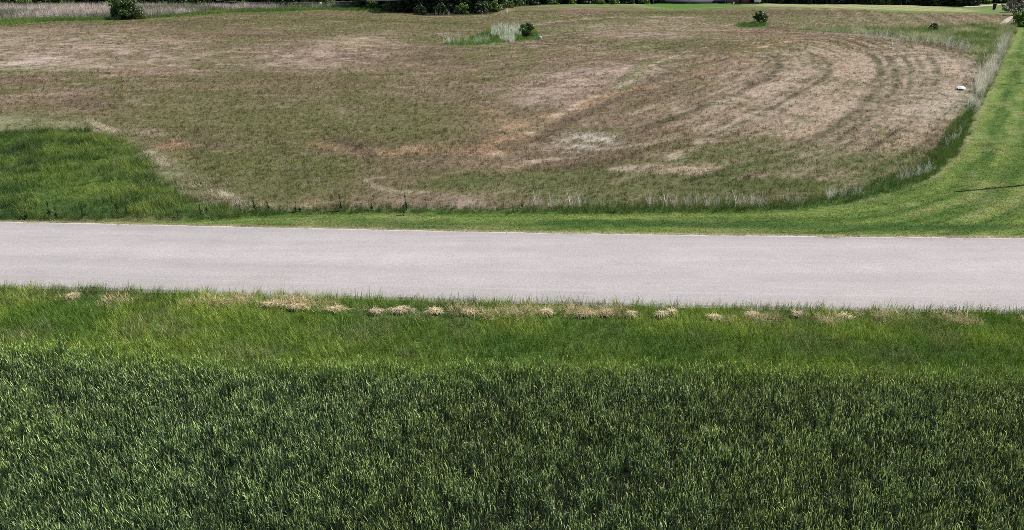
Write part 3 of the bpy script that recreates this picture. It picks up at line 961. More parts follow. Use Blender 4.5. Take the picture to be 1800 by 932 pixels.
# dead whitish grass clumps on the rim
dpx = []
for a, b_, y0, y1, cnt in ((925, 1065, 364, 366, 45), (1140, 1330, 365, 366, 75), (1330, 1350, 363, 365, 5), (1380, 1420, 360, 362, 8), (1452, 1520, 351, 343, 70),
                           (1578, 1650, 322, 300, 100), (1655, 1700, 270, 225, 12), (420, 470, 366, 368, 5)):
    for i in range(cnt):
        u = random.random()
        x_ = a + (b_ - a) * u
        dpx.append(at(x_, y0 + (y1 - y0) * u + random.uniform(-4, 1)))
for i in range(60): dpx.append(at(random.uniform(735, 900), random.uniform(22, 27) - (3 if random.random() < .3 else 0)))
for i in range(800):
    u = random.random() ** .8
    cx = 1700 + 66 * (1 - u) + random.gauss(0, 7) + 8
    cy = 190 - (1 - u) * 125 + random.gauss(0, 5)
    dpx.append(at(cx, cy))
for i in range(260):
    q_ = random.random()
    dpx.append(at(1500 + 210 * q_, 60 + 26 * q_ + random.gauss(0, 3.5)))
dpx = np.array(dpx)
gc_, vg, mm = ground(dpx[:, 0], dpx[:, 1])
k = (vg != 4)
dpx = dpx[k]
X, Y = dpx[:, 0], dpx[:, 1]
kk = rng.random(len(X)) < .25 + .8 * sstep(.35, .6, fbm(X, Y, .8, 331, 2))
X, Y = X[kk], Y[kk]
s = U(.45, 1.05, len(X)) * np.where(Y > 50, 1.7, 1)
scatter('dead_grass', 'whitish dead grass stalks standing in clumps on the edge of the mown strip', X, Y, K_dead, 8, s,
        mix(C(.66, .62, .56), C(.95, .90, .82), U(0, 1, len(X))), cat='dry grass')

# dry patches bordering the green weeds
dp = []
for (a, b_, r, cnt) in ((160, 222, 10, 40), (200, 234, 8, 35), (275, 282, 8, 60), (290, 288, 5, 30), (375, 345, 14, 30), (320, 322, 20, 22), (400, 352, 18, 30), (250, 255, 12, 20), (100, 218, 30, 30)):
    for i in range(cnt):
        dp.append(at(a + random.gauss(0, r), b_ + random.gauss(0, r * .35)))
for i in range(260):
    u = random.random()
    P = RIM[int(u * 6 * 6)]
    dp.append((P[0] + random.gauss(0, .7), P[1] + random.gauss(0, .9)))
nb_ = len(dp)
for (a, b_, r, cnt) in ((172, 222, 8, 30), (194, 231, 6, 22), (283, 285, 5, 30), (289, 292, 3, 20), (265, 272, 6, 10), (385, 346, 12, 18), (410, 352, 12, 14)):
    for i in range(cnt):
        t_ = random.gauss(0, 1)
        dp.append(at(a + t_ * r, b_ + t_ * r * .45 + random.gauss(0, 1.0)))
dp = np.array(dp)
wh_ = np.arange(len(dp)) >= nb_
scatter('dry_edge_grass', 'pale dry matted grass along the border of the green weed patch', dp[:, 0], dp[:, 1], K_mat, 6, U(.5, 1.2, len(dp)),
        np.where(wh_[:, None], mix(C(.62, .58, .5), C(.85, .82, .76), U(0, 1, len(dp))), mix(C(.26, .26, .16), C(.38, .36, .26), U(0, 1, len(dp)))), cat='dry grass')

# pale grass strip in the distance + green bands and islands
X, Y = jitter_grid(-150, 0, 70, 185, 2.0)
gc_, vg, mm = ground(X, Y)
k = (vg == 5) & infov(X, Y, 10)
X, Y = X[k], Y[k]
n2_ = fbm(X, Y, 7, 251, 3)
tint = mix(C(.54, .475, .48), C(.24, .25, .2), sstep(.42, .7, n2_)) * U(.65, 1.3, len(X))[:, None]
scatter('pale_tall_grass', 'strip of tall silvery pink grass in front of the far left trees', X, Y, K_pale, 6, U(.9, 1.4, len(X)), tint)
X, Y = jitter_grid(-150, 60, 70, 170, 2.6)
gc_, vg, mm = ground(X, Y)
k = (vg == 6) & infov(X, Y, 10)
X, Y = X[k], Y[k]
n2_ = fbm(X, Y, 6, 261, 3)
tint = mix(C(.06, .12, .03), C(.12, .19, .04), sstep(.35, .65, n2_)) * U(.8, 1.25, len(X))[:, None]
scatter('far_green_grass', 'low green grass margins and islands in the far part of the fallow field', X, Y, K_tall, 6,
        np.stack([U(1.2, 1.9, len(X))] * 2 + [U(.7, 1.2, len(X))], 1), tint)
ip = pts([(868, 54), (925, 48), (935, 60), (900, 64), (880, 60)])
dd = []
while len(dd) < 260:
    a_ = at(random.uniform(865, 930), random.uniform(49, 65)); dd.append(a_)
for i in range(60): dd.append(at(random.uniform(880, 905), random.uniform(70, 74)))
for i in range(40): dd.append(at(random.uniform(780, 860), random.uniform(72, 78)))
dd = np.array(dd)
scatter('island_dead_grass', 'white seeding grass in the grassy island around the round bush', dd[:, 0], dd[:, 1], K_dead, 8, U(.9, 1.8, len(dd)),
        mix(C(.7, .7, .62), C(.95, .93, .88), U(0, 1, len(dd))), cat='dry grass')


# ------------------------------------------------------------------ trees, shrubs and single plants
def tube_rings(path, radii, k=7):
    path = np.array(path, float)
    V, Fs = [], []
    for i, (p, r) in enumerate(zip(path, radii)):
        d = path[min(i + 1, len(path) - 1)] - path[max(i - 1, 0)]
        d /= np.linalg.norm(d) + 1e-9
        a = np.cross(d, [0.3, 1, .1]); a /= np.linalg.norm(a)
        b_ = np.cross(d, a)
        for q in range(k):
            th = 2 * math.pi * q / k
            V.append(p + r * (math.cos(th) * a + math.sin(th) * b_))
    for i in range(len(path) - 1):
        for q in range(k):
            Fs.append((i * k + q, i * k + (q + 1) % k, (i + 1) * k + (q + 1) % k, (i + 1) * k + q))
    return np.array(V), np.array(Fs)


def trunk_mesh(h, r, limbs=6, spread=.35):
    parts = []
    path = [(0, 0, -.2)]
    px_ = py_ = 0
    for i in range(1, 7):
        px_ += random.gauss(0, .02 * h); py_ += random.gauss(0, .02 * h)
        path.append((px_, py_, h * i / 6))
    v, f_ = tube_rings(path, [r * (1.15 - .95 * i / 6) for i in range(7)])
    parts.append((v, f_, np.ones((len(v), 3))))
    for i in range(limbs):
        s_ = path[random.randint(2, 5)]
        a = random.uniform(0, 2 * math.pi)
        L = spread * h * random.uniform(.6, 1)
        e = [(s_[0] + L * t_ * math.cos(a), s_[1] + L * t_ * math.sin(a), s_[2] + L * .7 * t_ ** .8) for t_ in (0, .35, .7, 1)]
        v, f_ = tube_rings(e, [r * .4, r * .3, r * .18, r * .05], 5)
        parts.append((v, f_, np.ones((len(v), 3))))
    v, f_, c_ = merge(parts)
    return v, f_


def crown_mesh(h0, h1, rad, nclump, nleaf, ls, cols, low=.9, clr=.28, skirt=0.):
    """leaf-sized faces gathered in clumps spread through the crown's volume"""
    cen = []
    while len(cen) < nclump:
        p = rng.normal(0, 1, 3); p /= np.linalg.norm(p)
        p *= rng.random() ** .4
        z = (p[2] + 1) / 2
        rr_ = rad * (low + (1 - low) * z) * (1 - .25 * max(0, z - .6))
        cen.append((p[0] * rr_ * rng.uniform(.75, 1.12), p[1] * rr_ * rng.uniform(.75, 1.12), h0 + (h1 - h0) * z))
    for _ in range(int(nclump * skirt)):
        a_, q_ = rng.uniform(0, 6.28), rad * rng.uniform(.45, 1.0)
        cen.append((q_ * math.cos(a_), q_ * math.sin(a_), rng.uniform(.1, .3 * h1)))
    cen = np.array(cen)
    nclump = len(cen)
    cr_ = rad * clr * U(.6, 1.3, nclump)
    ctone = U(.6, 1.4, nclump)
    ci = rng.integers(0, nclump, nleaf)
    d = rng.normal(0, 1, (nleaf, 3)); d /= np.linalg.norm(d, axis=1)[:, None]
    p = cen[ci] + d * (cr_[ci] * U(.3, 1, nleaf) ** .6)[:, None] * np.array([1, 1, .75])
    p[:, 2] = np.maximum(p[:, 2], .03)
    nrm = d + rng.normal(0, .8, (nleaf, 3)) + np.array([0, 0, .5])
    nrm /= np.linalg.norm(nrm, axis=1)[:, None]
    a = np.cross(nrm, rng.normal(0, 1, (nleaf, 3))); a /= np.linalg.norm(a, axis=1)[:, None]
    b_ = np.cross(nrm, a)
    s_ = (ls * U(.6, 1.4, nleaf))[:, None]
    V = np.stack([p - a * s_, p - b_ * s_ * .55, p + a * s_, p + b_ * s_ * .55], 1).reshape(-1, 3)
    Fq = np.arange(nleaf * 4).reshape(-1, 4)
    cc = pal(cols, nleaf, .25) * ctone[ci][:, None]
    return V, Fq, np.repeat(cc, 4, 0)


def plant(name, label, cat, group=None, trunk=(3, .12, 5), crown=None, sub='foliage', stem='trunk'):
    r_ = bpy.data.objects.new(name, None); col.objects.link(r_)
    tag(r_, label, cat, group)
    v, f_ = trunk_mesh(*trunk)
    mesh_np(stem, v, f_, M_bark, r_, smooth_=True)
    v, f_, c_ = crown_mesh(*crown)
    mesh_np(sub, v, f_, M_leaf, r_, colors=c_)
    return r_


def copy_tree(o):
    c_ = o.copy(); col.objects.link(c_)
    for ch in o.children:
        d_ = ch.copy(); col.objects.link(d_); d_.parent = c_
    return c_


def put(o, px, py, rz=None, s=1., dz=0.):
    x_, y_ = at(px, py)
    o.location = (x_, y_, float(H(x_, y_)) + dz)
    o.rotation_euler = (0, 0, random.uniform(0, 6.28) if rz is None else rz)
    o.scale = (s, s, s)
    return o


DG = [(.025, .05, .014), (.04, .075, .02), (.02, .042, .015), (.06, .10, .028)]
MG = [(.09, .17, .03), (.14, .23, .045), (.06, .12, .025), (.19, .27, .06)]
BG = [(.12, .2, .035), (.09, .17, .03), (.16, .24, .05)]
GR = [(.16, .14, .13), (.2, .18, .165), (.11, .10, .09)]
protos_dark = [plant('wood_tree', 'x', 'tree', None, (9, .22, 8), (.3, 11 + i, 4.2, 60, 13000, .24, DG, .95, .26, .9), 'crown') for i in range(3)]
protos_mid = [plant('wood_tree', 'x', 'tree', None, (8, .2, 8), (.2, 9 + i, 3.8, 60, 13000, .22, MG, .95, .26, .9), 'crown') for i in range(3)]
bush_p = [plant('shrub', 'x', 'shrub', None, (1.6, .06, 6), (.0, 2.4, 1.7, 30, 3600, .13, MG, .95, .3, .5), 'foliage', 'stem'),
          plant('shrub', 'x', 'shrub', None, (1.6, .06, 6), (.0, 2.2, 1.6, 30, 3600, .13, BG, .95, .3, .5), 'foliage', 'stem'),
          plant('shrub', 'x', 'shrub', None, (1.6, .06, 6), (.0, 2.6, 1.7, 30, 3600, .13, DG, .95, .3, .5), 'foliage', 'stem'),
          plant('shrub', 'x', 'shrub', None, (2.2, .06, 9), (.0, 2.8, 1.7, 30, 2200, .10, GR, .95, .3), 'foliage', 'stem')]
used = set()
cnt_ = {}
ORD = 'first second third fourth fifth sixth seventh eighth ninth tenth eleventh twelfth thirteenth fourteenth fifteenth sixteenth seventeenth eighteenth nineteenth twentieth twenty-first twenty-second twenty-third twenty-fourth'.split()


def inst(proto, px, py, label, group=None, s=1., cat=None, name=None, nth=None):
    if proto.name in used: o = copy_tree(proto)
    else:
        o = proto; used.add(proto.name)
    put(o, px, py, s=s)
    if group and nth:
        cnt_[nth] = cnt_.get(nth, 0) + 1
        label = label + ', ' + ORD[cnt_[nth] - 1] + ' from the left'
    o['label'] = label
    if group: o['group'] = group
    if cat: o['category'] = cat
    return o


# left wood behind the pale grass
xx = -30
i = 0
while xx < 640:
    inst((protos_mid if i % 3 else protos_dark)[i % 3], xx, 11.3 + random.uniform(-.8, .4), 'green tree of the far left wood behind the silvery grass', 'trees of the far left wood', random.uniform(.85, 1.2), nth='a')
    xx += random.uniform(30, 42); i += 1
xx = 10
while xx < 620:
    inst(bush_p[(0, 1, 0, 2)[i % 4]], xx, 13, 'leafy shrub along the far left wood behind the silvery grass', 'shrubs along the far left wood', random.uniform(.6, 1.1), nth='b')
    xx += random.uniform(22, 42); i += 1
# centre wood, nearer and darker
for i, (a, b_) in enumerate([(612, 12), (640, 15), (668, 17), (700, 19), (730, 23), (762, 24), (795, 23), (828, 22), (858, 19), (885, 13), (905, 10)]):
    inst(protos_dark[i % 3], a, b_ - 3, 'dark dense tree at the dip of the far field edge', 'dark trees at the field dip', random.uniform(.8, 1.05), nth='c')
for i, (a, b_, s_) in enumerate([(625, 15, .6), (655, 17, .7), (685, 19, .65), (712, 21, .7), (738, 25.5, .5), (775, 25, .55), (812, 24, .6), (845, 23, .6), (868, 21, .7), (892, 14, .7)]):
    inst(bush_p[(1, 1, 0, 2, 2, 2, 1, 2, 0, 0)[i]], a, b_, 'low shrub under dark trees at the far field dip', 'shrubs at the field dip', s_ * 1.25, nth='d')
xx = 925
while xx < 1145:
    inst(protos_dark[i % 3], xx, 5.6, 'dark tree between the field dip and the long house', 'dark trees left of the house', random.uniform(.8, 1.1), nth='e')
    xx += random.uniform(26, 36); i += 1
xx = 915
while xx < 1140:
    inst(bush_p[(2, 0, 1)[i % 3]], xx, 7.4 if xx > 960 else 8.6, 'low shrub under the trees left of the long house', 'shrubs left of the house', random.uniform(.55, .85), nth='f')
    xx += random.uniform(20, 34); i += 1
xx = 1352
while xx < 1700:
    inst(protos_dark[i % 3], xx, np.interp(xx, [1350, 1600, 1700], [4.0, 6.6, 9]), 'very dark tree in the wood right of the brick house', 'dark trees right of the house', random.uniform(.85, 1.15), nth='g')
    xx += random.uniform(22, 32); i += 1
xx = 1345
while xx < 1660:
    inst(bush_p[2 if i % 4 else 1], xx, np.interp(xx, [1340, 1480, 1600, 1700], [5.2, 6.6, 8.6, 11.5]), 'low dark shrub under the wood right of the brick house', 'shrubs under the right wood', random.uniform(.55, .9), nth='h')
    xx += random.uniform(20, 30); i += 1
for a, b_ in ((1715, 5), (1745, 4), (1775, 3.5), (1805, 5), (1830, 12), (1850, 24)):
    inst(protos_mid[i % 3], a, b_, 'green tree beyond the gravel drive, far right corner', 'trees at the far right corner', random.uniform(.8, 1.), nth='i'); i += 1
inst(bush_p[2], 1691, 10.5, 'low dark shrub at the left end of the gravel drive', s=.5)
inst(bush_p[3], 1772, 22, 'grey twiggy shrub left of the utility pole at far right', s=.85)
inst(bush_p[3], 1792, 28, 'grey twiggy shrub on the right of the utility pole', s=1.05)
inst(bush_p[1], 1797, 47, 'bright green shrub at the top of the mown strip on the right edge', s=.95)
inst(bush_p[2], 1641, 54, 'small dark shrub in the grass corner along the top of the field', s=.38)

big = plant('bush', 'big round dark green bush in front of the silvery grass strip at far left', 'bush', None, (2.2, .1, 9), (.15, 4.3, 2.75, 70, 15000, .12, [(.06, .12, .03), (.11, .18, .045), (.04, .08, .022)], .8, .28, .25), 'foliage', 'stem')
put(big, 223, 34, s=.92)
isl = plant('bush', 'round green bush at the right end of the white grass island', 'bush', None, (.9, .05, 8), (.0, 1.75, 1.0, 34, 3600, .07, [(.05, .10, .02), (.09, .16, .03), (.035, .07, .018)], .7, .3), 'foliage', 'stem')
put(isl, 925, 68, s=1.)
rb = plant('bush', 'dark leaning bush on the small green island near the far right of the field', 'bush', None, (1.2, .05, 8), (.0, 1.9, 1.15, 34, 3600, .08, [(.035, .075, .018), (.055, .11, .024), (.1, .16, .035)], .75, .3), 'foliage', 'stem')
put(rb, 1333, 42, s=1.)
rb.rotation_euler = (0, R(14), 0)


# tall dark weeds standing in the rim of the mown strip
def weed_mesh(h):
    parts = []
    v, f_ = tube_rings([(0, 0, -.05), (.01, 0, h * .5), (0, .01, h)], [.012, .010, .004], 5)
    n_ = int(26 + 60 * h)
    z = np.sort(U(.12, 1.0, n_)) * h
    az = np.arange(n_) * 2.4 + U(-.3, .3, n_)
    L = (.13 - .085 * (z / h)) * U(.7, 1.2, n_) * (.6 + .6 * h) * (1 + .35 * np.sin(z / h * 9))
    c_ = pal([(.022, .045, .015), (.032, .06, .02), (.016, .035, .014)], n_)
    bv, bf, bc_ = blades(np.stack([z * 0, z * 0, z], 1), az, U(.7, 1.1, n_), L * 1.15, L * .46, U(.2, .7, n_), 3, c_)
    return (v, f_), (bv, bf, bc_)


def weed(px, py, hpx, label):
    x_, y_ = at(px, py)
    depth = y_ * CP + CAM_H * SP
    h = hpx / F * depth * (1.45 if px < 430 else 1.15)
    r_ = bpy.data.objects.new('tall_weed', None); col.objects.link(r_)
    r_.location = (x_, y_, float(H(x_, y_)))
    r_.rotation_euler = (random.gauss(0, .06), random.gauss(0, .06), random.uniform(0, 6.28))
    (v, f_), (bv, bf, bc_) = weed_mesh(h)
    mesh_np('stem', v, f_, principled_stem, r_, smooth_=True)
    mesh_np('leaves', bv, bf, M_leaf, r_, colors=bc_)
    tag(r_, label, 'weed', 'tall dark weeds along the far road verge')


principled_stem = principled('weed_stem', (.06, .08, .03), .7)
GL = 'dark upright weed in the green verge at far left above the road'
for a, b_, h, lb in [
    (46, 385, 12, 'shortest far left dark weed above the road'), (87, 384, 22, 'dark bushy weed, tallest of the three at the far left road edge'),
    (100, 384, 15, 'dark weed just right of the tallest far left weed'), (145, 382, 13, 'lone small dark weed in the bright green patch by the road'),
    (207, 379, 14, 'left of a close pair of small weeds under the green patch'), (224, 379, 13, 'right of a close pair of small weeds under the green patch'),
    (313, 382, 9, 'tiny dark weed above the road below the pale dry border'), (353, 379, 14, 'left of two small weeds before the dry matted grass'),
    (364, 377, 10, 'right of two small weeds before the dry matted grass'), (415, 376, 13, 'small weed left of the tallest dark bushy weed'),
    (422, 375, 11, 'small thin weed close beside the tallest dark bushy weed'), (449, 372, 25, 'tallest dark bushy weed at the tip of the pale dry border'),
    (473, 371, 16, 'thin weed right of the dark bushy weed at the dry border'), (519, 374, 18, 'dark weed standing alone at the left end of the rim grass'),
    (527, 372, 10, 'small weed touching the right side of a taller lone weed'), (600, 371, 26, 'tall slender weed in front of the olive stubble, left of the pale pink patch'),
    (629, 371, 8, 'tiny weed at the left end of the pale pink patch'), (635, 371, 13, 'dark stubby weed at the left of the pale pink patch'),
    (654, 370, 14, 'thin dark weed in front of the middle of the pale pink patch'), (666, 372, 9, 'low dark weed in front of the pale pink patch'),
    (715, 369, 25, 'tall thin weed standing over the right of the pale pink patch'), (710, 378, 16, 'broad dark weed at the foot of the tall thin weed'),
    (918, 366, 13, 'lone dark weed left of the whitish dead grass stalks')]:
    weed(a, b_, h, lb)


# clumps of pale cut grass in the near verge
def clump(px, py, wpx, hpx, label, pal_):
    x_, y_ = at(px, py)
    depth = y_ * CP + CAM_H * SP
    r_, h = wpx * (1.35 if px < 1000 else .95) / 2 / F * depth, hpx / F * depth
    n_ = int(200 + 1300 * r_)
    a, q = U(0, 6.28, n_), np.abs(np.clip(rng.normal(0, .45, n_), -1.1, 1.1))
    lob = .7 + .3 * np.sin(a * 2 + px) + .3 * np.sin(a * 5 + px * 1.7) + .2 * np.sin(a * 9 + px)
    zz = .07 + h * .35 * np.exp(-q ** 2 * 1.5) * U(.3, 1, n_)
    base = np.stack([q * r_ * np.cos(a) * lob, q * r_ * .3 * np.sin(a) * lob + .05 * r_ * np.sin(6 * q * np.cos(a)), zz], 1)
    v, f_, c_ = blades(base, a + rng.normal(0, 1.2, n_), U(1.0, 1.75, n_), U(.06, .2, n_), U(.008, .014, n_), U(.2, 1.2, n_), 3, pal(pal_, n_, .25))
    # crumbled core of matted thatch
    o = mesh_np('dry_grass_clump', v, f_, M_straw, colors=c_)
    o.location = (x_, y_, float(H(x_, y_)) + .02)
    tag(o, label, 'dry grass', 'clumps of dry cut grass along the near verge')


for a, b_, w_, h_, lb, p_ in CLUMPS:
    clump(a, b_, w_, h_, lb, p_)


# ------------------------------------------------------------------ poles, house, small things
def box(x0, x1, y0, y1, z0, z1):
    V = np.array([(x, y, z) for z in (z0, z1) for y in (y0, y1) for x in (x0, x1)], float)
    Fq = np.array([(0, 2, 3, 1), (4, 5, 7, 6), (0, 1, 5, 4), (2, 6, 7, 3), (0, 4, 6, 2), (1, 3, 7, 5)])
    return V, Fq, np.ones((8, 3))


def boxes(name, lst, mat, parent=None):
    v, f_, c_ = merge([box(*q) for q in lst])
    return mesh_np(name, v, f_, mat, parent)


M_pole = principled('weathered_pole_wood', (.16, .13, .105), .9, .1, noise=(5, .3))
M_metal = principled('galvanised', (.4, .4, .4), .5, .4, .6)


def pole(x_, y_, h, label):
    r_ = bpy.data.objects.new('utility_pole', None); col.objects.link(r_)
    r_.location = (x_, y_, float(H(x_, y_)))
    r_.rotation_euler = (0, 0, R(-30))
    v, f_ = tube_rings([(0, 0, -.3), (0, 0, h * .5), (0, 0, h)], [.10, .085, .06], 12)
    mesh_np('shaft', v, f_, M_pole, r_, smooth_=True)
    for q in (0,):
        v, f_ = tube_rings([(q, 0, h), (q, 0, h + .1), (q, 0, h + .22)], [.03, .055, .035], 8)
        mesh_np('insulator', v, f_, M_metal, r_, smooth_=True)
    tag(r_, label, 'utility pole', 'poles of the power line up the mown strip')


def pole_for_shadow(px, py, h):
    """stand the pole where its top throws the shadow tip seen in the photo"""
    x_, y_ = at(px, py)
    L = h / math.tan(SUN_ELEV)
    return x_ + L * math.cos(SUN_AZ), y_ + L * math.sin(SUN_AZ)


pa = pole_for_shadow(1682, 337, 8.8)
pole(*pa, 8.8, 'wooden utility pole beside the road, shadow on the mown bend')
pb = pole_for_shadow(1750, 150, 8.8)
pole(*pb, 8.8, 'wooden utility pole halfway up the mown strip at the right')
pc = at(1781, 27)
pole(*pc, 9, 'wooden utility pole between grey twiggy shrubs at far right')

# long low house
hx0, hy0 = at(1147, 6.2)
hx1, hy1 = at(1276, 5.8)
M_sid = principled('blue_grey_siding', (.30, .34, .40), .6, noise=(1.5, .08))
M_dark = principled('dark_skirting', (.03, .033, .04), .7)
M_roof = principled('shingle_roof', (.09, .09, .095), .85, noise=(2, .25))
M_glass = principled('window_glass', (.03, .04, .05), .08, .6)
M_brick = bpy.data.materials.new('red_brick')
t, n, l = nodes(M_brick)
br = n.new('ShaderNodeTexBrick'); br.inputs['Color1'].default_value = (.34, .09, .05, 1); br.inputs['Color2'].default_value = (.26, .07, .045, 1)
br.inputs['Mortar'].default_value = (.4, .36, .32, 1); br.inputs['Scale'].default_value = 4
tcn = n.new('ShaderNodeTexCoord'); l.new(tcn.outputs['Object'], br.inputs['Vector']); l.new(br.outputs['Color'], n['Principled BSDF'].inputs['Base Color'])


def gable(name, x0, x1, y0, y1, z, rise, mat, parent, ov=.5):
    ym = (y0 + y1) / 2
    V = [(x0 - ov, y0 - ov, z), (x1 + ov, y0 - ov, z), (x1 + ov, ym, z + rise), (x0 - ov, ym, z + rise), (x0 - ov, y1 + ov, z), (x1 + ov, y1 + ov, z)]
    V += [(a, b_, c_ + .16) for a, b_, c_ in V]
    Fq = [(0, 1, 2, 3), (3, 2, 5, 4), (6, 9, 8, 7), (9, 10, 11, 8), (0, 6, 7, 1), (4, 5, 11, 10), (0, 3, 9, 6), (3, 4, 10, 9), (1, 7, 8, 2), (2, 8, 11, 5)]
    return mesh_np(name, V, Fq, mat, parent)


W1 = hx1 - hx0
hs = bpy.data.objects.new('house', None); col.objects.link(hs)
hs.location = (hx0, hy0, float(H(hx0, hy0)) - .05)
tag(hs, 'long low blue-grey house with dark base and white porch posts behind the lawn', 'house')
boxes('wall', [(.3, W1 - .2, 2.0, 8.5, .7, 3.1)], M_sid, hs)
boxes('skirting', [(.3, W1 - .2, 1.98, 8.52, -.3, .698)], M_dark, hs)
boxes('porch_deck', [(0, W1, .3, 1.975, .5, .66)], M_sid, hs)
boxes('porch_skirting', [(.02, W1 - .02, .34, 1.97, -.2, .498)], M_dark, hs)
for q in (0.1, W1 * .5, W1 - .2): boxes('porch_post', [(q, q + .16, .16, .29, -.1, 2.9)], M_white, hs)
boxes('porch_beam', [(-.1, W1 + .1, .1, .35, 2.902, 3.09)], M_white, hs)
gable('roof', 0, W1, .2, 8.7, 3.12, 1.5, M_roof, hs)
for q in (2.2, 5.2, 10.6, 13.2):
    wn = boxes('window', [(q, q + 1.2, 1.93, 1.99, 1.5, 2.6)], M_white, hs)
    boxes('pane', [(q + .1, q + 1.1, 1.915, 1.93, 1.6, 2.5)], M_glass, wn)
dr_ = boxes('door', [(7.7, 8.7, 1.93, 1.99, .7, 2.75)], M_white, hs)
boxes('handle', [(8.5, 8.56, 1.88, 1.93, 1.65, 1.75)], M_metal, dr_)

bx0, by0 = at(1280, 5.9)
bx1, _ = at(1297, 5.9)
cx0, _ = at(1309, 6)
cx1, _ = at(1324, 6)
bh = bpy.data.objects.new('house', None); col.objects.link(bh)
bh.location = (bx0, by0, float(H(bx0, by0)) - .05)
tag(bh, 'small red brick and white house right of the long low blue-grey one', 'house')
wb, wc, wd = bx1 - bx0, cx0 - bx0, cx1 - bx0
boxes('brick_wall', [(0, wb, .2, 7, -.2, .85), (wc, wd, .2, 7, -.2, 1.1), (wb, wc, 2.4, 7, -.2, 2.6)], M_brick, bh)
boxes('siding', [(0, wb, .2, 7, .852, 2.7), (wc, wd, .2, 7, 1.102, 2.7)], M_white, bh)
gable('roof', 0, wd, 0, 7.2, 2.72, 1.5, M_roof, bh)
dq = boxes('door', [(wb + .3, wb + 1.2, 2.33, 2.39, 0, 2.1)], M_white, bh)
boxes('handle', [(wb + 1.05, wb + 1.1, 2.28, 2.33, 1.0, 1.1)], M_metal, dq)
for q in (.5, wc + .4):
    wn = boxes('window', [(q, q + 1.1, .13, .19, 1.3, 2.3)], M_white, bh)
    boxes('pane', [(q + .1, q + 1.0, .115, .13, 1.4, 2.2)], M_glass, wn)

# propane tank right of the house
tk = bpy.data.objects.new('gas_tank', None); col.objects.link(tk)
x_, y_ = at(1331, 7)
tk.location = (x_, y_, float(H(x_, y_)))
tag(tk, 'white rounded gas tank on the lawn right of the brick house', 'gas tank')
s_ = np.linspace(-math.pi / 2, math.pi / 2, 9)
path = [(.62 * (1 if a > 0 else -1) * 0 + .45 * np.sign(round(math.sin(a), 3)) + .3 * math.sin(a), 0, .72) for a in s_]
v, f_ = tube_rings(path, [max(.02, .42 * math.cos(a) ** .6) for a in s_], 14)
mesh_np('tank_shell', v, f_, M_white, tk, smooth_=True)
for q in (-.4, .34): boxes('leg', [(q, q + .08, -.25, .25, -.1, .36)], M_metal, tk)
v, f_ = tube_rings([(0, 0, 1.1), (0, 0, 1.28)], [.12, .11], 10); mesh_np('valve_dome', v, f_, M_white, tk)

# marker post, bin, white scrap, distant white board
x_, y_ = at(1289, 12)
mp_ = bpy.data.objects.new('marker_post', None); col.objects.link(mp_); mp_.location = (x_, y_, float(H(x_, y_)))
tag(mp_, 'short white post at the edge of the lawn before the brick house', 'post')
boxes('post', [(-.09, .09, -.09, .09, -.2, .85)], M_white, mp_)
v, f_ = tube_rings([(0, 0, .85), (0, 0, .9), (0, 0, .95)], [.13, .12, .03], 4); mesh_np('cap', v, f_, M_white, mp_)

x_, y_ = at(1747, 17)
bn = bpy.data.objects.new('bin', None); col.objects.link(bn); bn.location = (x_, y_, float(H(x_, y_)))
tag(bn, 'black upright bin on the lawn below the gravel drive', 'bin')
M_black = principled('black_plastic', (.015, .015, .017), .5)
v, f_ = tube_rings([(0, 0, 0), (0, 0, .05), (0, 0, .95), (0, 0, 1.0)], [.25, .27, .33, .34], 14); mesh_np('body', v, f_, M_black, bn, smooth_=True)
v, f_ = tube_rings([(0, 0, 1.0), (0, 0, 1.06), (0, 0, 1.12), (0, 0, 1.14)], [.36, .36, .2, .01], 14); mesh_np('lid', v, f_, M_black, bn, smooth_=True)

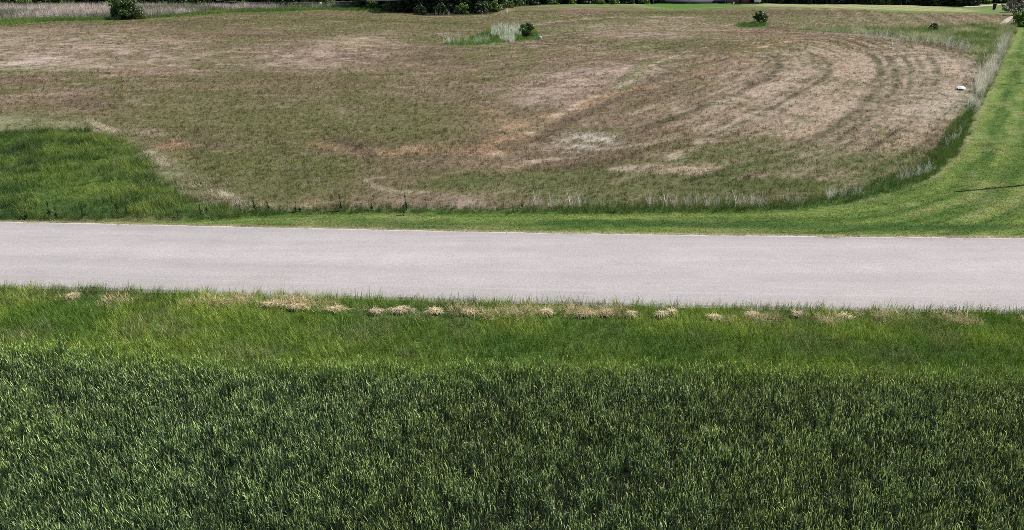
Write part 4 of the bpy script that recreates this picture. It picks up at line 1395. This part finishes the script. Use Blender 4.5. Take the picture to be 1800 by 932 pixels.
x_, y_ = at(1688, 158)
nu = 9
uu, vvv = np.meshgrid(np.linspace(-1, 1, nu), np.linspace(-1, 1, nu))
zz = .16 * (1 - np.maximum(abs(uu), abs(vvv)) ** 2) + .05 * rng.random(uu.shape) + .01
sv = np.stack([uu * .32 * (1 - .25 * vvv ** 2), vvv * .28 * (1 - .3 * uu ** 2), zz], -1).reshape(-1, 3)
I = (np.arange(nu - 1)[:, None] * nu + np.arange(nu - 1)[None]).ravel()
sf = np.stack([I, I + 1, I + nu + 1, I + nu], 1)
top = len(sv)
sv = np.vstack([sv, sv * [1, 1, 0]]); sf = np.vstack([sf, sf[:, ::-1] + top])
bag = mesh_np('plastic_bag', sv, sf, M_white, smooth_=True)
bag.location = (x_, y_, float(H(x_, y_)) + .07); bag.rotation_euler = (0, 0, R(25))
tag(bag, 'crumpled white plastic bag lying in the stubble near the right bend', 'litter')

x_, y_ = at(564, 15)
bd = bpy.data.objects.new('sign_board', None); col.objects.link(bd); bd.location = (x_, y_, float(H(x_, y_)))
tag(bd, 'small blank white board on a stake in the silvery grass far left', 'board')
boxes('stake', [(-.03, .03, .03, .07, -.2, 1.2)], M_pole, bd)
boxes('board', [(-.22, .22, -.01, .028, .55, 1.25)], M_white, bd)

x_, y_ = at(949, 69.5)
st_ = mesh_np('stone', *[q for q in tube_rings([(0, 0, -.05), (0, 0, .1), (.02, 0, .28), (.03, 0, .4), (.03, 0, .43)], [.2, .27, .24, .13, .02], 9)], M_gravel, smooth_=True)
st_.location = (x_, y_, float(H(x_, y_)))
tag(st_, 'pale stone at the right tip of the grassy island beside the round bush', 'stone')

# cable strung along the front of the far trees
ca = []
for px_, py_ in ((380, 1), (440, 4.6), (500, 5.3), (560, 4.0), (620, 2.2), (690, .8), (760, -2)):
    dx, dy = (px_ - 900) / F, -(py_ - 466) / F
    d_ = np.array([dx, CP + SP * dy, -SP + CP * dy])
    ca.append(d_ * (141 / d_[1]) + [0, 0, CAM_H])
v, f_ = tube_rings(smooth(ca, 4), [.022] * 25, 6)
cb = mesh_np('overhead_cable', v, f_, M_metal, smooth_=True)
tag(cb, 'thin pale sagging cable crossing in front of the far left trees', 'cable')
for o in list(bpy.data.objects):
    if o.get('label') == 'x': print('UNUSED', o.name)
